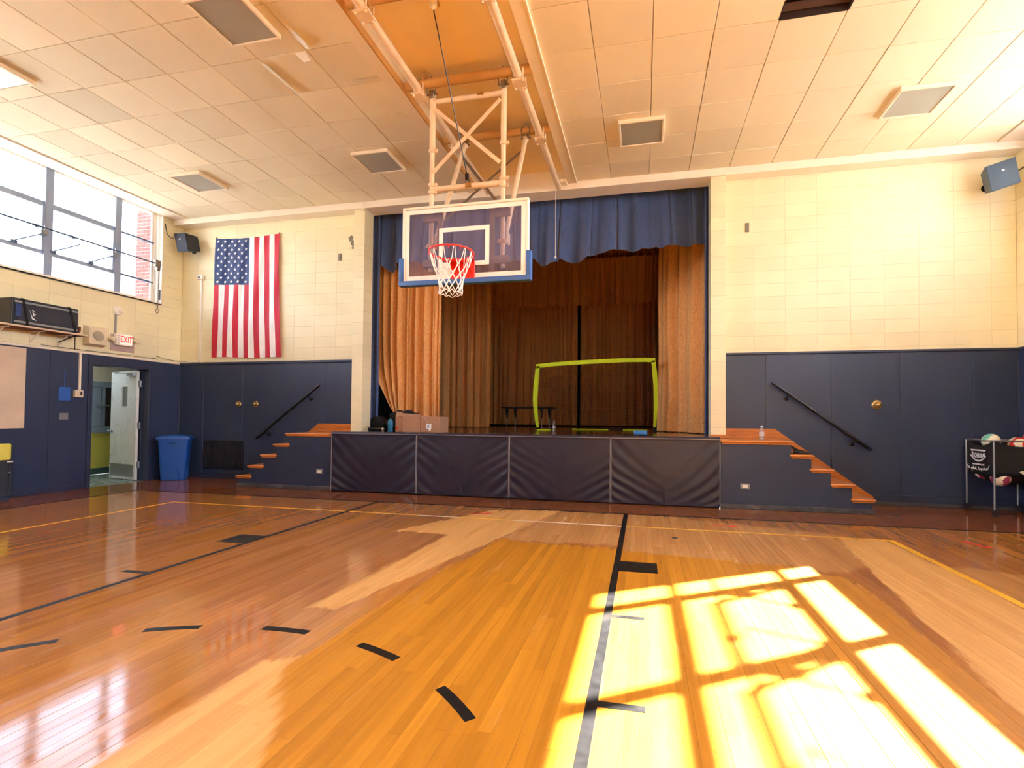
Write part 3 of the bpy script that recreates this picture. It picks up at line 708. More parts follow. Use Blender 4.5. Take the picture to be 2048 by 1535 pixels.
struct('ceiling_passage', MB().box(XC-.1, XL-.281, 4.6, 9.6, 2.75, 2.85), M['offwhite'])
struct('wall_passage_end', MB().box(XC, XL-.281, 9.6, 9.7, 0, 2.75).box(XC, XL-.281, 4.5, 4.6, 0, 2.75).box(XL-.285, XL-.281, 7.74, 9.6, 0, 2.75), paint('passage_cream_2', (222, 216, 190), .6))
struct('trim_11', MB().box(XC, XC+.02, 4.6, 9.6, 0, .13), M['cgreen'])
struct('trim_12', MB().box(XC, XC+.015, 4.6, 9.6, .13, .87), M['ydado'])
cab_ = thing('hatch_cabinet', (XC, 8.2, .87), 'pale blue-grey hatch cupboard with a latch, seen through the open doorway', 'cabinet')
part('frame', MB().rbox(XC, XC+.05, 7.6, 9.2, .87, 1.0, .004).rbox(XC, XC+.05, 7.6, 9.2, 1.83, 1.95, .004).rbox(XC, XC+.05, 8.235, 8.31, 1.0, 1.83, .004).rbox(XC, XC+.05, 7.6, 7.66, 1.0, 1.83, .004), M['sage'], cab_)
d1 = part('door', MB().rbox(XC, XC+.06, 7.665, 8.215, 1.005, 1.825, .004), M['sage'], cab_)
part('latch', MB().rbox(XC+.06, XC+.09, 8.12, 8.20, 1.42, 1.46, .006).cyl((XC+.06, 8.17, 1.44), (XC+.13, 8.17, 1.44), .018, n=12).rbox(XC+.06, XC+.085, 8.24, 8.36, 1.43, 1.46, .005), M['greymetal'], d1)
part('door', MB().rbox(XC, XC+.03, 8.31, 9.1, 1.005, 1.825, .004), M['darkwood'], cab_, label='dark brown door beside the pale one')
pl_ = thing('passage_lamp', (-10.6, 7.0, 2.7), 'flush ceiling lamp in the passage behind the doorway', 'lamp')
part('lamp_body', MB().rbox(-10.75, -10.45, 6.5, 7.5, 2.70, 2.75, .01), M['white'], pl_); part('lamp_diffuser', MB().rbox(-10.74, -10.46, 6.52, 7.48, 2.685, 2.70, .005), emit('lamp_glow', (232, 244, 255), 9.0), pl_)

# ---- outside the windows
struct('ground_outside', MB().box(-70, 60, -60, 70, -.6, -.45), M['asphalt'])
pier = struct('wall_outside', MB().box(-10.10, -9.60, 8.006, 8.6, 0, 7.5).box(5.6, 6.0, 7.68, 9.2, 0, 6.5), M['mortar'])
bmesh_ = {}
for j in range(30):
    z = 3.35 + j*.0725; off = -.105 if j % 2 else 0; x = -10.10 + off
    while x < -9.6:
        a, b_ = max(x, -10.10), min(x + .20, -9.6)
        if b_-a > .03:
            mb = MB().rbox(a, b_, 7.998, 8.03, z, z+.061, .004); o = part('brick', mb, M['brickred'], pier); set_tint(o.data, [RND.random()]*len(o.data.polygons))
        x += .211
bl_ = thing('building', (-24, 20, -.45), 'pale rendered building far outside the corner window', 'building')
part('wall', MB().box(-27, -19.5, 19, 30, -.45, 8.2), M['stucco'], bl_); part('ledge', MB().box(-27, -19.3, 18.8, 30, 6.3, 6.7), M['greymetal'], bl_); part('parapet', MB().box(-27.1, -19.4, 18.9, 30, 8.2, 8.4), M['stucco'], bl_)

# ================================================================== THINGS
# ---- basketball goal hung from the bay
BX, BY = -2.013, 5.30                       # middle of the board, face of the board
hp = thing('basketball_hoop', (BX, BY, 2.79), 'glass backboard with orange-red rim and white net hung on beige pipes', 'basketball hoop')
x0, x1, zb, zt = BX-.762, BX+.762, 2.815, 3.714
gl = part('glass_board', MB().box(x0+.02, x1-.02, BY, BY+.012, zb+.02, zt-.02), M['boardglass'], hp)
part('board_frame', MB().rbox(x0, x1, BY-.012, BY+.045, zt-.03, zt, .006).rbox(x0, x1, BY-.012, BY+.045, zb, zb+.03, .006).rbox(x0, x0+.03, BY-.012, BY+.045, zb+.03, zt-.03, .006).rbox(x1-.03, x1, BY-.012, BY+.045, zb+.03, zt-.03, .006), M['offwhite'], hp)
part('border_stripe', MB().box(x0+.03, x1-.03, BY-.002, BY-.0005, zt-.085, zt-.034).box(x0+.03, x1-.03, BY-.002, BY-.0005, zb+.034, zb+.085).box(x0+.033, x0+.085, BY-.002, BY-.0005, zb+.085, zt-.085).box(x1-.085, x1-.033, BY-.002, BY-.0005, zb+.085, zt-.085), M['white'], gl)
q0, q1, qb, qt = BX-.305, BX+.305, 2.99, 3.442
part('target_square', MB().box(q0, q1, BY-.002, BY-.0005, qt-.05, qt).box(q0, q1, BY-.002, BY-.0005, qb, qb+.05).box(q0, q0+.05, BY-.002, BY-.0005, qb+.05, qt-.05).box(q1-.05, q1, BY-.002, BY-.0005, qb+.05, qt-.05), M['white'], gl)
part('edge_pad', MB().rbox(x0-.035, x1+.035, BY-.028, BY+.055, zb-.03, zb+.028, .008, 2).rbox(x0-.035, x0+.025, BY-.028, BY+.055, zb+.024, 3.115, .008, 2).rbox(x1-.025, x1+.035, BY-.028, BY+.055, zb+.024, 3.115, .008, 2), M['pad'], hp, 40)
RC = Vector((BX, BY-.375, 3.022)); RR = .2365
rim = part('rim', MB().tube([RC + Vector((RR*cos(2*pi*k/48), RR*sin(2*pi*k/48), 0)) for k in range(48)], .0095, 8, True), M['red'], hp, 60)
mb = MB().rbox(BX-.145, BX+.145, BY-.03, BY-.003, 2.83, 3.03, .006).rbox(BX-.11, BX+.11, RC.y+RR-.005, BY-.02, 3.0, 3.022, .004)
for s in (-1, 1): mb.prism([(BX+s*.115, BY-.02, 2.86), (BX+s*.115, BY-.02, 3.0), (BX+s*.10, RC.y+RR-.02, 3.01)], (.008*s, 0, 0)); mb.tube([(BX+s*.11, BY-.03, 3.005), (BX+s*.17, BY-.13, 3.012), (BX+s*.205, RC.y+.09, 3.018)], .009, 8)
part('rim_bracket', mb, M['red'], rim)
for k in range(12):
    mb = MB(); a = 2*pi*(k+.5)/12; c = RC + Vector((RR*cos(a), RR*sin(a), -.012)); mb.tube([c + Vector((0, 0, .006)), c + Vector((.014*cos(a), .014*sin(a), -.016)), c + Vector((0,0,-.024))], .004, 5); part('net_hook', mb, M['red'], rim)
part('white_sticker', MB().box(BX-.30, BX-.13, BY-.012, BY-.004, 2.835, 2.985), M['white'], gl)
# net: twelve loops crossing into diamonds
mb = MB(); levels = [(0, .226), (.10, .200), (.17, .172), (.235, .148), (.30, .130), (.36, .122), (.41, .126)]
for k in range(12):
    for s in (1, -1):
        pts = []
        for i, (dz, r) in enumerate(levels):
            if i == 0: a = 2*pi*k/12 + s*.035
            elif i == 1: a = 2*pi*k/12 + s*.10
            else: a = 2*pi*k/12 + s*(pi/12)*(i-1)*1.0
            pts.append(RC + Vector((r*cos(a) + .004*sin(k*3.1+i), r*sin(a), -.02-dz - .006*sin(k*1.7))))
        sm = []
        for i in range(len(pts)-1):
            for t in (0, .5): sm.append(pts[i].lerp(pts[i+1], t))
        sm.append(pts[-1]); mb.tube(sm, .0042, 5)
    a = 2*pi*k/12; mb.tube([RC + Vector((.226*cos(a+e), .226*sin(a+e), -.02+.016*cos(e/.035*pi/2))) for e in (-.035, -.02, 0, .02, .035)], .0042, 5)
    am = 2*pi*k/12 + (pi/12)*5; mb.tube([RC + Vector((.126*cos(am+e)*1.0, .126*sin(am+e), -.43-.020*cos(e/(pi/12)*pi/2) - .006*sin(k*1.7))) for e in (-pi/12, -pi/24, 0, pi/24, pi/12)], .0046, 5)
part('net', mb, M['net'], hp, 60)
# mounting plates behind the glass
for s in (-1, 1):
    xc = BX + s*.32
    part('mounting_plate', MB().box(xc-.03, xc+.03, BY+.05, BY+.062, 2.86, 3.68), M['greyplate'], hp)
for s in (-1, 1):
    for z in (3.60, 3.06):
        xa, xb = sorted((BX + s*.29, BX + s*.53))
        mb = MB().rbox(xa, xb, BY+.05, BY+.09, z-.045, z+.045, .004).box(xa+.02, xb-.02, BY+.045, BY+.052, z-.006, z+.006)
        part('channel_bracket', mb, M['greyplate'], hp)
VY = 5.43; VX = (-2.475, -1.59)
for s, x in enumerate(VX):
    part('upright', MB().cyl((x, VY, 4.42), (x, VY, 5.15), .034, n=16).cyl((x, VY, 2.98), (x, VY, 4.45), .028, n=16), M['pipe'], hp, 40)
    for z in (4.43, 4.02, 3.93):
        mb = MB(); mb.lathe((x, VY, z-.02), [(.036,0),(.044,.004),(.044,.036),(.036,.04)], 16); mb.obox((x+.05, VY-.01, z), (.02,0,0), (0,.012,0), (0,0,.018)); mb.cyl((x+.05, VY-.045, z), (x+.05, VY+.03, z), .008, n=8)
        part('pipe_clamp', mb, M['pipe'], hp, 40)
    part('swivel_hanger', MB().tube([(x-.05, VY-.05, 5.10), (x-.058, VY-.055, 5.22), (x, VY-.06, 5.30), (x+.058, VY-.055, 5.22), (x+.05, VY-.05, 5.10)], .008, 6).rbox(x-.03, x+.03, VY-.05, VY+.03, 5.06, 5.16, .01).cyl((x-.07, VY-.02, 5.11), (x+.07, VY-.02, 5.11), .009, n=8), M['steel'], hp, 40)
part('cross_bar', MB().cyl((VX[0], VY, 5.03), (VX[1], VY, 5.03), .03, n=14), M['pipe'], hp, 40)
part('cross_bar', MB().cyl((VX[0], VY, 3.97), (VX[1], VY, 3.97), .034, n=14), M['pipe'], hp, 40)
part('brass_label', MB().rbox(-1.91, -1.83, VY-.034, VY-.028, 5.02, 5.05, .003), M['brass'], hp)
for (a, b_) in (((VX[0]+.03, VY-.03, 4.93), (VX[1]-.03, VY-.03, 4.20)), ((VX[1]-.03, VY-.045, 4.93), (VX[0]+.03, VY-.045, 4.15))):
    part('brace_bar', MB().bar(a, b_, .045, .006, (0, 1, 0)), M['pipe'], hp)
CY3 = 6.545
for x in VX:
    part('rear_leg', MB().cyl((x, CY3-.02, 5.12), (x, VY+.10, 3.36), .030, n=14), M['pipe'], hp, 40)
    part('leg_clamp', MB().rbox(x-.045, x+.045, VY-.04, VY+.05, 3.26, 3.31, .008).rbox(x+.02, x+.055, VY+.0, VY+.14, 3.28, 3.42, .01).cyl((x-.07, VY, 3.285), (x+.06, VY, 3.285), .01, n=8), M['pipe'], hp, 40)
    part('leg_collar', MB().lathe((x, CY3-.02, 5.06), [(.036,0),(.042,.02),(.036,.06)], 12), M['pipe'], hp, 40)
    part('swivel_hanger', MB().tube([(x-.05, CY3-.05, 5.10), (x-.058, CY3-.055, 5.22), (x, CY3-.06, 5.30), (x+.058, CY3-.055, 5.22), (x+.05, CY3-.05, 5.10)], .008, 6).rbox(x-.03, x+.03, CY3-.05, CY3+.03, 5.08, 5.16, .01).cyl((x-.07, CY3-.02, 5.11), (x+.07, CY3-.02, 5.11), .009, n=8), M['steel'], hp, 40)
leg = lambda x, z: (x, (VY+.10) + (CY3-.02-VY-.10)*(z-3.36)/(5.12-3.36), z)
for a, b_ in ((leg(VX[0]+.02, 4.86), leg(VX[1]-.02, 3.70)), (leg(VX[1]-.02, 4.86), leg(VX[0]+.02, 3.70))):
    part('brace_bar', MB().bar(a, b_, .038, .006, (0, .83, -.55)), M['steel'], hp)
pz = (-2.0, 4.36, 5.22)
part('hoist_cable', MB().tube([pz, (BX, VY-.04, 4.06)], .006, 6).tube([(BX-.03, VY-.03, 3.99), (BX, VY-.05, 4.06), (BX+.03, VY-.03, 3.99)], .006, 6).rbox(BX-.02, BX+.02, VY-.07, VY-.03, 4.02, 4.10, .006), M['blackmetal'], hp)
part('cable_clip', MB().rbox(BX-.03, BX+.05, VY-.045, VY-.03, 3.94, 4.0, .006), M['brass'], hp)
pu = thing('pulley', (-1.99, 4.34, 5.18), 'white oval pulley holding the hoist cable under the ceiling bay', 'pulley')
mb = MB().sphere((-1.985, 4.33, 5.26), .075, 16, 10, sz=(.6, .55, 1.15)); part('wheel_cover', mb, M['white'], pu, 60)
part('strap', MB().tube([(-2.06, 4.28, 5.42), (-2.02, 4.31, 5.34), (-1.95, 4.33, 5.30), (-1.93, 4.34, 5.20)], .010, 6).tube([(-1.98, 4.3, 5.33), (-1.80, 4.30, 5.37), (-1.62, 4.3, 5.40)], .006, 6), M['pipedark'], pu)

# pipes that carry the goal
for x, y1, lb, e in ((-2.605, 7.98, 'long beige pipe under the ceiling bay, on the flag side of the hoop', 0), (-1.39, 8.06, 'long beige pipe under the ceiling bay whose open end meets the stage beam', 1)):
    t = thing('support_pipe', (x, 4, 5.12), lb, 'pipe')
    part('pipe', MB().cyl((x, YR+.1, 5.12), (x, y1, 5.12), .046, n=18), M['pipe'], t, 40)
    part('end_collar', MB().lathe((x, y1-.02, 5.12), [(.047,0),(.053,.0),(.053,.03),(.047,.03)], 16, (0,1,0)), M['pipe'], t)
    if e: part('end_bracket', MB().rbox(x+.04, x+.14, 7.94, 8.09, 5.15, 5.20, .004), M['cream'], t)
    for cyy in (4.15, 5.37, CY3):
        s = 1
        mb = MB()
        for d in (-.065, .065): mb.tube([(x-.055, cyy+d, 5.20), (x-.055, cyy+d, 5.09), (x-.03, cyy+d, 5.065), (x+.03, cyy+d, 5.065), (x+.055, cyy+d, 5.09), (x+.055, cyy+d, 5.20)], .009, 6)
        mb.rbox(x-.08, x+.08, cyy-.085, cyy+.085, 5.062, 5.074, .003)
        for d in (-.065, .065): mb.cyl((x-.055, cyy+d, 5.04), (x-.055, cyy+d, 5.07), .012, n=6); mb.cyl((x+.055, cyy+d, 5.04), (x+.055, cyy+d, 5.07), .012, n=6)
        part('u_bolt_clamp', mb, M['pipe'], t)
for cyy, lb in ((4.15, 'brown cross pipe nearest the camera, under the bay by the white pulley'), (5.37, 'brown cross pipe right above the backboard, carrying its front uprights'), (CY3, 'brown cross pipe nearest the stage, carrying the rear legs of the goal')):
    t = thing('cross_pipe', (-2.01, cyy, 5.22), lb, 'pipe')
    part('pipe', MB().cyl((-2.79, cyy, 5.222), (-1.24, cyy, 5.222), .052, n=18), M['pipedark'], t, 40)
    for x in (-2.54, -1.46):
        mb = MB(); mb.prism([(x-.02, cyy-.07, 5.16), (x-.02, cyy-.07, 5.30), (x-.02, cyy, 5.38), (x-.02, cyy+.07, 5.30), (x-.02, cyy+.07, 5.16)], (.012, 0, 0))
        part('pipe_strap', mb, M['pipedark'], t)

# ---- ceiling lamps (all off)
def lamp(x, y, lb, dark=1.0):
    t = thing('ceiling_lamp', (x, y, 5.10), lb, 'ceiling lamp', 'square surface lamps on the ceiling'); h = .30
    mb = MB()
    for a in (-1, 1): mb.rbox(x-h, x+h, y+a*h-(.03 if a > 0 else 0), y+a*h+(0 if a > 0 else .03), 5.150, 5.20, .006); mb.rbox(x+a*h-(.03 if a > 0 else 0), x+a*h+(0 if a > 0 else .03), y-h+.03, y+h-.03, 5.150, 5.20, .006)
    part('lamp_frame', mb, M['cream'], t); part('lens', MB().rbox(x-h+.03, x+h-.03, y-h+.03, y+h-.03, 5.162, 5.178, .004), M['lens'], t); return t
lamp(-7.31, 6.81, 'square ceiling lamp near the corner window and the stage wall, pale lens')
lamp(-3.985, 6.81, 'square ceiling lamp left of the long beam, nearest the stage on that side, grey lens')
lamp(-.035, 6.81, 'square ceiling lamp with dark grey lens, just past the beam beside the hoop pipes')
lamp(3.26, 6.81, 'square ceiling lamp with pale lens above the right part of the stage wall')
lamp(-3.97, 4.04, 'large-looking square ceiling lamp by the torn tile, grey lens with a pale spot')
lamp(-7.355, 4.07, 'square ceiling lamp above the high windows, cut by the edge of the view, bright lens')

# ---- stairs at both ends of the stage
def stairs(lb, ts, land, sgn, riser, foot):
    t = thing('stage_stairs', ((ts[0][0]+land[1])/2 if sgn < 0 else (land[0]+ts[0][1])/2, 7.9, 0), lb, 'stairs')
    ys, yb = 7.45, 8.285
    # front panel with a stepped outline
    P = [(foot, 0)]
    for (a, b_, z), xr in zip(ts, riser): P += [(xr, z-.03)] if not P[1:] else [(xr, P[-1][1]), (xr, z-.03)]
    P += [(riser[4], P[-1][1]), (riser[4], land[2]-.03), (land[1] if sgn < 0 else land[0], land[2]-.03), (land[1] if sgn < 0 else land[0], 0)]
    P = [(x, ys, z) for x, z in P]
    if sgn > 0: P = P[::-1]
    part('side_panel', MB().prism(P, (0, .02, 0)), M['panel'], t)
    zs = 0
    for i, xr in enumerate(riser):
        zt_ = ts[i][2] if i < 4 else land[2]
        part('riser', MB().box(min(xr, xr-sgn*.018), max(xr, xr-sgn*.018), ys+.02, yb, zs, zt_-.03), M['panel'], t); zs = zt_
    for (a, b_, z) in ts:
        part('tread', MB().rbox(a, b_, ys-.03, yb, z-.030, z, .010, 3).rbox(min(a, b_)+.02, max(a, b_)-.02, ys-.018, ys+.01, z-.052, z-.030, .006), M['tread'], t, 40)
    a, b_, z = land
    part('landing', MB().rbox(a, b_, ys-.03, yb, z-.030, z, .010, 3).rbox(a+.02, b_-.02, ys-.018, ys+.01, z-.055, z-.030, .006), M['tread'], t, 40)
    part('base_strip', MB().rbox(min(foot, land[1] if sgn < 0 else land[0])-(.03 if sgn < 0 else 0), max(foot, land[1] if sgn < 0 else land[0])+(.03 if sgn > 0 else 0), ys-.012, ys+.0, 0, .065, .004), M['basegrey'], t)
    return t
tl = stairs('oak-treaded navy stairs climbing to the stage under the left handrail, beside the flag wall', [(-7.054,-6.734,.197),(-6.812,-6.486,.388),(-6.551,-6.231,.580),(-6.302,-5.978,.772)], (-6.056,-5.14,.963), -1, [-7.016,-6.755,-6.50,-6.25,-5.998], -7.016)
part('skirt_board', MB().prism([(-5.25,8.286,.963),(-5.25,8.286,1.118),(-6.035,8.286,1.118),(-7.37,8.286,.12),(-7.37,8.286,0),(-7.02,8.286,0),(-6.0,8.286,.7)][::-1], (0,.022,0)).rbox(-6.07, -5.25, 8.262, 8.287, .963, .992, .004), M['skirt'], tl)
tr_ = stairs('oak-treaded navy stairs under the right handrail, black cloth on a step', [(2.743,3.046,.202),(2.494,2.798,.395),(2.240,2.543,.589),(1.987,2.295,.777)], (1.077,2.04,.963), 1, [3.007,2.762,2.508,2.262,2.01], 3.007)
part('skirt_board', MB().prism([(1.257,8.286,.963),(1.257,8.286,1.117),(1.997,8.286,1.119),(3.36,8.286,.12),(3.36,8.286,0),(3.0,8.286,0),(2.0,8.286,.7)], (0,.022,0)).rbox(1.257, 2.0, 8.262, 8.287, .963, .985, .004), M['skirt'], tr_)
part('corner_block', MB().rbox(1.02, 1.27, 8.06, 8.129, .963, 1.02, .006), M['skirt'], tr_)
for (x, z, lb) in ((-5.38, .316, 'silver power outlet on the navy side of the left stairs'), (1.405, .319, 'steel power outlet on the navy side of the right stairs')):
    t = thing('power_outlet', (x, 7.44, z), lb, 'outlet')
    part('cover_plate', MB().rbox(x-.062, x+.062, 7.438, 7.449, z-.037, z+.037, .003), M['greymetal'], t); part('socket_face', MB().rbox(x-.035, x+.035, 7.434, 7.439, z-.02, z+.02, .004).box(x-.015, x-.008, 7.432, 7.435, z-.008, z+.008).box(x+.008, x+.015, 7.432, 7.435, z-.008, z+.008), M['white'], t)
# handrails
for p0, p1, lb in (((-7.359, .812), (-5.985, 1.84), 'black round handrail sloping up the navy wall over the left stairs'), ((3.308, .819), (1.947, 1.84), 'black round handrail sloping down the navy wall over the right stairs')):
    yr = YB-.085; a, b_ = Vector((p0[0], yr, p0[1])), Vector((p1[0], yr, p1[1]))
    t = thing('handrail', a, lb, 'handrail'); part('rail', MB().cyl(a, b_, .024, n=16), M['blackmetal'], t, 40)
    for f in (.17, .84):
        p = a.lerp(b_, f); part('rail_bracket', MB().lathe((p.x, YB-.005, p.z-.09), [(.034,0),(.034,.008),(.018,.014),(.0,.014)], 16, (0,-1,0)).tube([(p.x, YB-.012, p.z-.09), (p.x, YB-.05, p.z-.09), (p.x, yr, p.z-.06), (p.x, yr, p.z-.02)], .010, 8), M['blackmetal'], t, 40)
for x, z, s, lb in ((-7.851, 1.487, .062, 'brass dome knob on the navy wall, farther from the stage of the pair'), (-7.454, 1.488, .062, 'brass dome knob on the navy wall, nearer the left handrail of the pair'), (3.422, 1.495, .072, 'lone brass dome knob on the navy wall right of the right handrail')):
    solo('wall_bumper', MB().lathe((x, YB-.005, z), [(s,0),(s,.006),(s*.86,.016),(s*.62,.018),(s*.58,.028),(s*.56,.034),(s*.50,.05),(s*.3,.064),(0,.068)], 24, (0,-1,0)), M['brass'], lb, 'bumper', 30)
t = thing('vent_grille', (-8.18, YB, .185), 'dark square floor-level vent grille in the navy wall near the blue bin', 'vent')
part('frame', MB().rbox(-8.65, -7.71, YB-.018, YB-.004, .70, .758, .003).rbox(-8.65, -7.71, YB-.018, YB-.004, .185, .23, .003).rbox(-8.65, -8.61, YB-.018, YB-.004, .23, .70, .003).rbox(-7.75, -7.71, YB-.018, YB-.004, .23, .70, .003), M['panel_gap'], t)
for k in range(22): part('slat', MB().box(-8.60 + k*.0385, -8.575 + k*.0385, YB-.014, YB-.004, .23, .70), M['panel_gap'], t)

# ---- navy vinyl pads along the stage front
PX = [-5.137, -3.583, -2.029, -.469, 1.074]
padlb = ['navy vinyl stage pad beside the left stairs, below the cardboard box', 'navy vinyl stage pad second from the left stairs, below the folding table', 'navy vinyl stage pad under the water bottle, second from the right stairs', 'navy vinyl stage pad beside the right stairs, below the blue roll']
for i, (a, b_) in enumerate(zip(PX, PX[1:])):
    t = thing('stage_pad', ((a+b_)/2, 7.43, 0), padlb[i], 'pad', 'padded covers on the stage front'); a += .006; b_ -= .006; ph = i*1.7
    def cover(u, v, a=a, b_=b_, ph=ph):
        de = min(u, 1-u); s = 0 if u < .5 else 1.3; W = b_-a
        env = exp(-de*W/.30)*(.25+.75*(1-v))*min(1, de*W/.03)*min(1, v/.05)
        fold = sin(2*pi*(5.2*v + 2.4*de*W*1.6 + .35*sin(5*v+ph+s)) + s + ph)
        low = exp(-((v-.12)/.10)**2)*(.35*sin(2*pi*(2.2*u*W + 2.5*v*(1 if u < .5 else -1)) + ph))*min(1, de*W/.2)
        bulge = .010*sin(pi*u)*sin(pi*min(1, v*1.1))
        z = .018 + v*(ZS-.018) - .012*sin(pi*u)*(v > .3)*0
        return (a + u*W, 7.405 - bulge - .013*env*fold - .012*low, z)
    part('cover', MB().grid(cover, 110, 70), M['vinyl'], t, 80)
    part('pad_core', MB().box(a+.004, b_-.004, 7.415, 7.473, .015, ZS-.004), M['vinyl'], t)
    part('top_flap', MB().grid(lambda u, v: (a + u*(b_-a), 7.40 + [.0,-.006,-.004,.012,.06,.13][min(5, int(v*5+.01))], ZS + [-.045,-.02,.004,.012,.012,.010][min(5, int(v*5+.01))] + .002*sin(40*u)), 40, 5), M['vinyl'], t, 60)
    mb = MB().box(a, a+.004, 7.398, 7.402, .02, ZS-.03).box(b_-.004, b_, 7.398, 7.402, .02, ZS-.03).box(a, b_, 7.388, 7.393, ZS-.022, ZS-.018)
    for k in range(9):
        x = a + (b_-a)*RND.uniform(.03, .97); mb.box(x, x+.006, 7.388, 7.42, ZS+.012, ZS+.015)
    part('seam_thread', mb, M['stitch'], t)

# ---- curtains
def curtain(name, pth, ztop, zbot, folds, amp, mat, label, seed=0, nz=40, nu=None, hem=None, gather=None, sharp=1.0, cat='curtain'):
    """hanging cloth along a ground path [(x,y),(x,y)] with vertical folds"""
    (xa, ya), (xb, yb) = pth; d = Vector((xb-xa, yb-ya)); L = d.length; d.normalize(); n = Vector((d.y, -d.x))
    rr = random.Random(seed); ph = [rr.uniform(0, 6.28) for _ in range(6)]; nu = nu or max(60, int(folds*14))
    def fn(u, v):
        zt = ztop; zb_ = zbot if hem is None else hem(xa + (xb-xa)*u)
        w1 = u + .012*sin(2*pi*3*u + ph[0]) + .006*sin(2*pi*7*u + ph[1])
        k = 2*pi*folds*w1 + .5*(1-v)*sin(2*pi*2*u + ph[2]); f = sin(k); f = math.copysign(abs(f)**sharp, f)
        am = amp*(.75 + .25*sin(2*pi*2.3*u + ph[3]))*(.55 + .45*(1-v)) + 0
        off = f*am + .25*amp*sin(2.37*k + ph[4]) + .02*sin(9*v + 5*u + ph[5])*(1-v)
        x, y = xa + d.x*L*u + n.x*off, ya + d.y*L*u + n.y*off; z = zb_ + (zt - zb_)*v
        if gather: x, y, z = gather(u, v, x, y, z)
        return (x, y, z)
    return solo(name, MB().grid(fn, nu, nz), mat, label, cat, 80)
def tuck(u, v, x, y, z):
    # lower outer corner drawn sideways over the heap of bags
    lo = max(0, 1 - v/.42); e = max(0, 1 - u/.48)
    s = lo*lo*e
    x += .62*s*(1-.35*u); z += .30*lo**1.5*max(0, 1-u/.62) ; y -= .10*s + .03*lo*sin(26*(v*1.3+u))*e
    return x, y, z
curtain('stage_curtain', ((-5.34, 9.02), (-3.86, 8.98)), 5.2, 1.005, 8, .085, M['gold'], 'gold-brown stage curtain tucked up over the bags and boxes', 3, 60, gather=tuck)
curtain('stage_curtain', ((-5.6, 12.0), (-3.98, 12.55)), 6.0, 1.01, 8, .11, M['gold'], 'gold-brown leg curtain hanging straight behind the tucked-up one', 5)
curtain('stage_curtain', ((.36, 10.7), (1.14, 9.14)), 5.6, 1.01, 4.6, .13, M['gold'], 'gold-brown stage curtain on the goal-post side, beside the plain pillar', 8)
curtain('stage_curtain', ((-7.2, 15.4), (-2.02, 15.5)), 6.9, 1.04, 24, .13, M['gold'], 'brown back curtain behind the folding table', 9, 24)
curtain('stage_curtain', ((-1.97, 15.55), (2.4, 15.4)), 6.9, 1.04, 19, .13, M['gold'], 'brown back curtain half behind the lime goal', 12, 24)
curtain('border_curtain', ((-7.2, 14.7), (2.6, 14.7)), 6.05, 4.70, 34, .10, M['gold'], 'short brown border curtain hanging in front of the back curtains', 14, 12, hem=lambda x: 4.66 + .03*sin(x*8.3))
HEM = [(-5.2,4.30),(-5.095,4.235),(-5.04,4.212),(-4.899,4.095),(-4.791,4.069),(-4.635,4.20),(-4.3,4.24),(-3.9,4.12),(-3.5,4.2),(-3.1,4.08),(-2.6,4.16),(-2.2,4.09),(-1.989,4.16),(-1.838,4.035),(-1.506,4.025),(-1.405,4.09),(-1.305,4.04),(-1.205,4.061),(-.998,4.058),(-.812,4.172),(-.758,4.196),(-.661,4.157),(-.434,4.211),(-.286,4.21),(-.139,4.165),(-.071,4.205),(.057,4.223),(.328,4.222),(.586,4.205),(.817,4.233),(1.061,4.225),(1.2,4.22)]
def hemz(x):
    for (a, za), (b_, zb_) in zip(HEM, HEM[1:]):
        if a <= x <= b_: return za + (zb_-za)*(x-a)/(b_-a)
    return 4.22
PLEATS = [-5.06,-4.86,-4.72,-4.42,-4.1,-3.8,-3.5,-3.2,-2.9,-2.6,-2.35,-2.1,-1.885,-1.771,-1.46,-1.153,-.892,-.783,-.459,-.246,-.18,.069,.173,.238,.43,.735,.811,1.01,1.2]
def val(u, v):
    x = -5.12 + 6.24*u; zb_ = hemz(x); z = zb_ + (5.30-zb_)*v; j = 0
    while j < len(PLEATS)-2 and x > PLEATS[j+1]: j += 1
    a, b_ = PLEATS[j], PLEATS[j+1]; t = max(0, min(1, (x-a)/(b_-a))); wdt = min(1, (b_-a)/.3)
    # each pleat swells out to one side and drops back sharply at its edge
    f = (t**1.6)*(1-t)**.35*1.9 if j % 2 else (1-t)**1.6*t**.35*1.9
    low = (1-v)**.8
    off = (.07 + .20*low)*f*wdt + .03*low*sin(7*x) + .02*(1-v)**2*sin(19*x+1)
    drift = .05*low*sin(2.3*x + 1)
    return (x + drift, 8.78 - off, z - .004*sin(30*x)*(v < .05))
va = solo('valance', MB().grid(val, 420, 34), M['bluecloth'], 'deep blue pleated valance across the top of the stage opening', 'curtain', 80)
for xa, xb, lb in ((-5.34, -4.99, 'narrow blue side curtain edge at the pillar behind the flag wall'), (1.0, 1.35, 'narrow blue side curtain edge at the pillar by the right stairs')):
    curtain('side_curtain', ((xa, 8.62), (xb, 8.62)), 5.3, 1.0, 2.5, .03, M['bluecloth'], lb, 2, 6, 30)
pc = thing('pull_cord', (-1.44, 8.06, 3.92), 'thin white pull cord with a small bead hanging before the valance', 'cord')
part('cord', MB().cyl((-1.447, 8.07, 5.09), (-1.440, 8.06, 3.96), .004, n=6), M['white'], pc); part('bead', MB().sphere((-1.440, 8.06, 3.94), .018, 10, 8), M['white'], pc, 60)

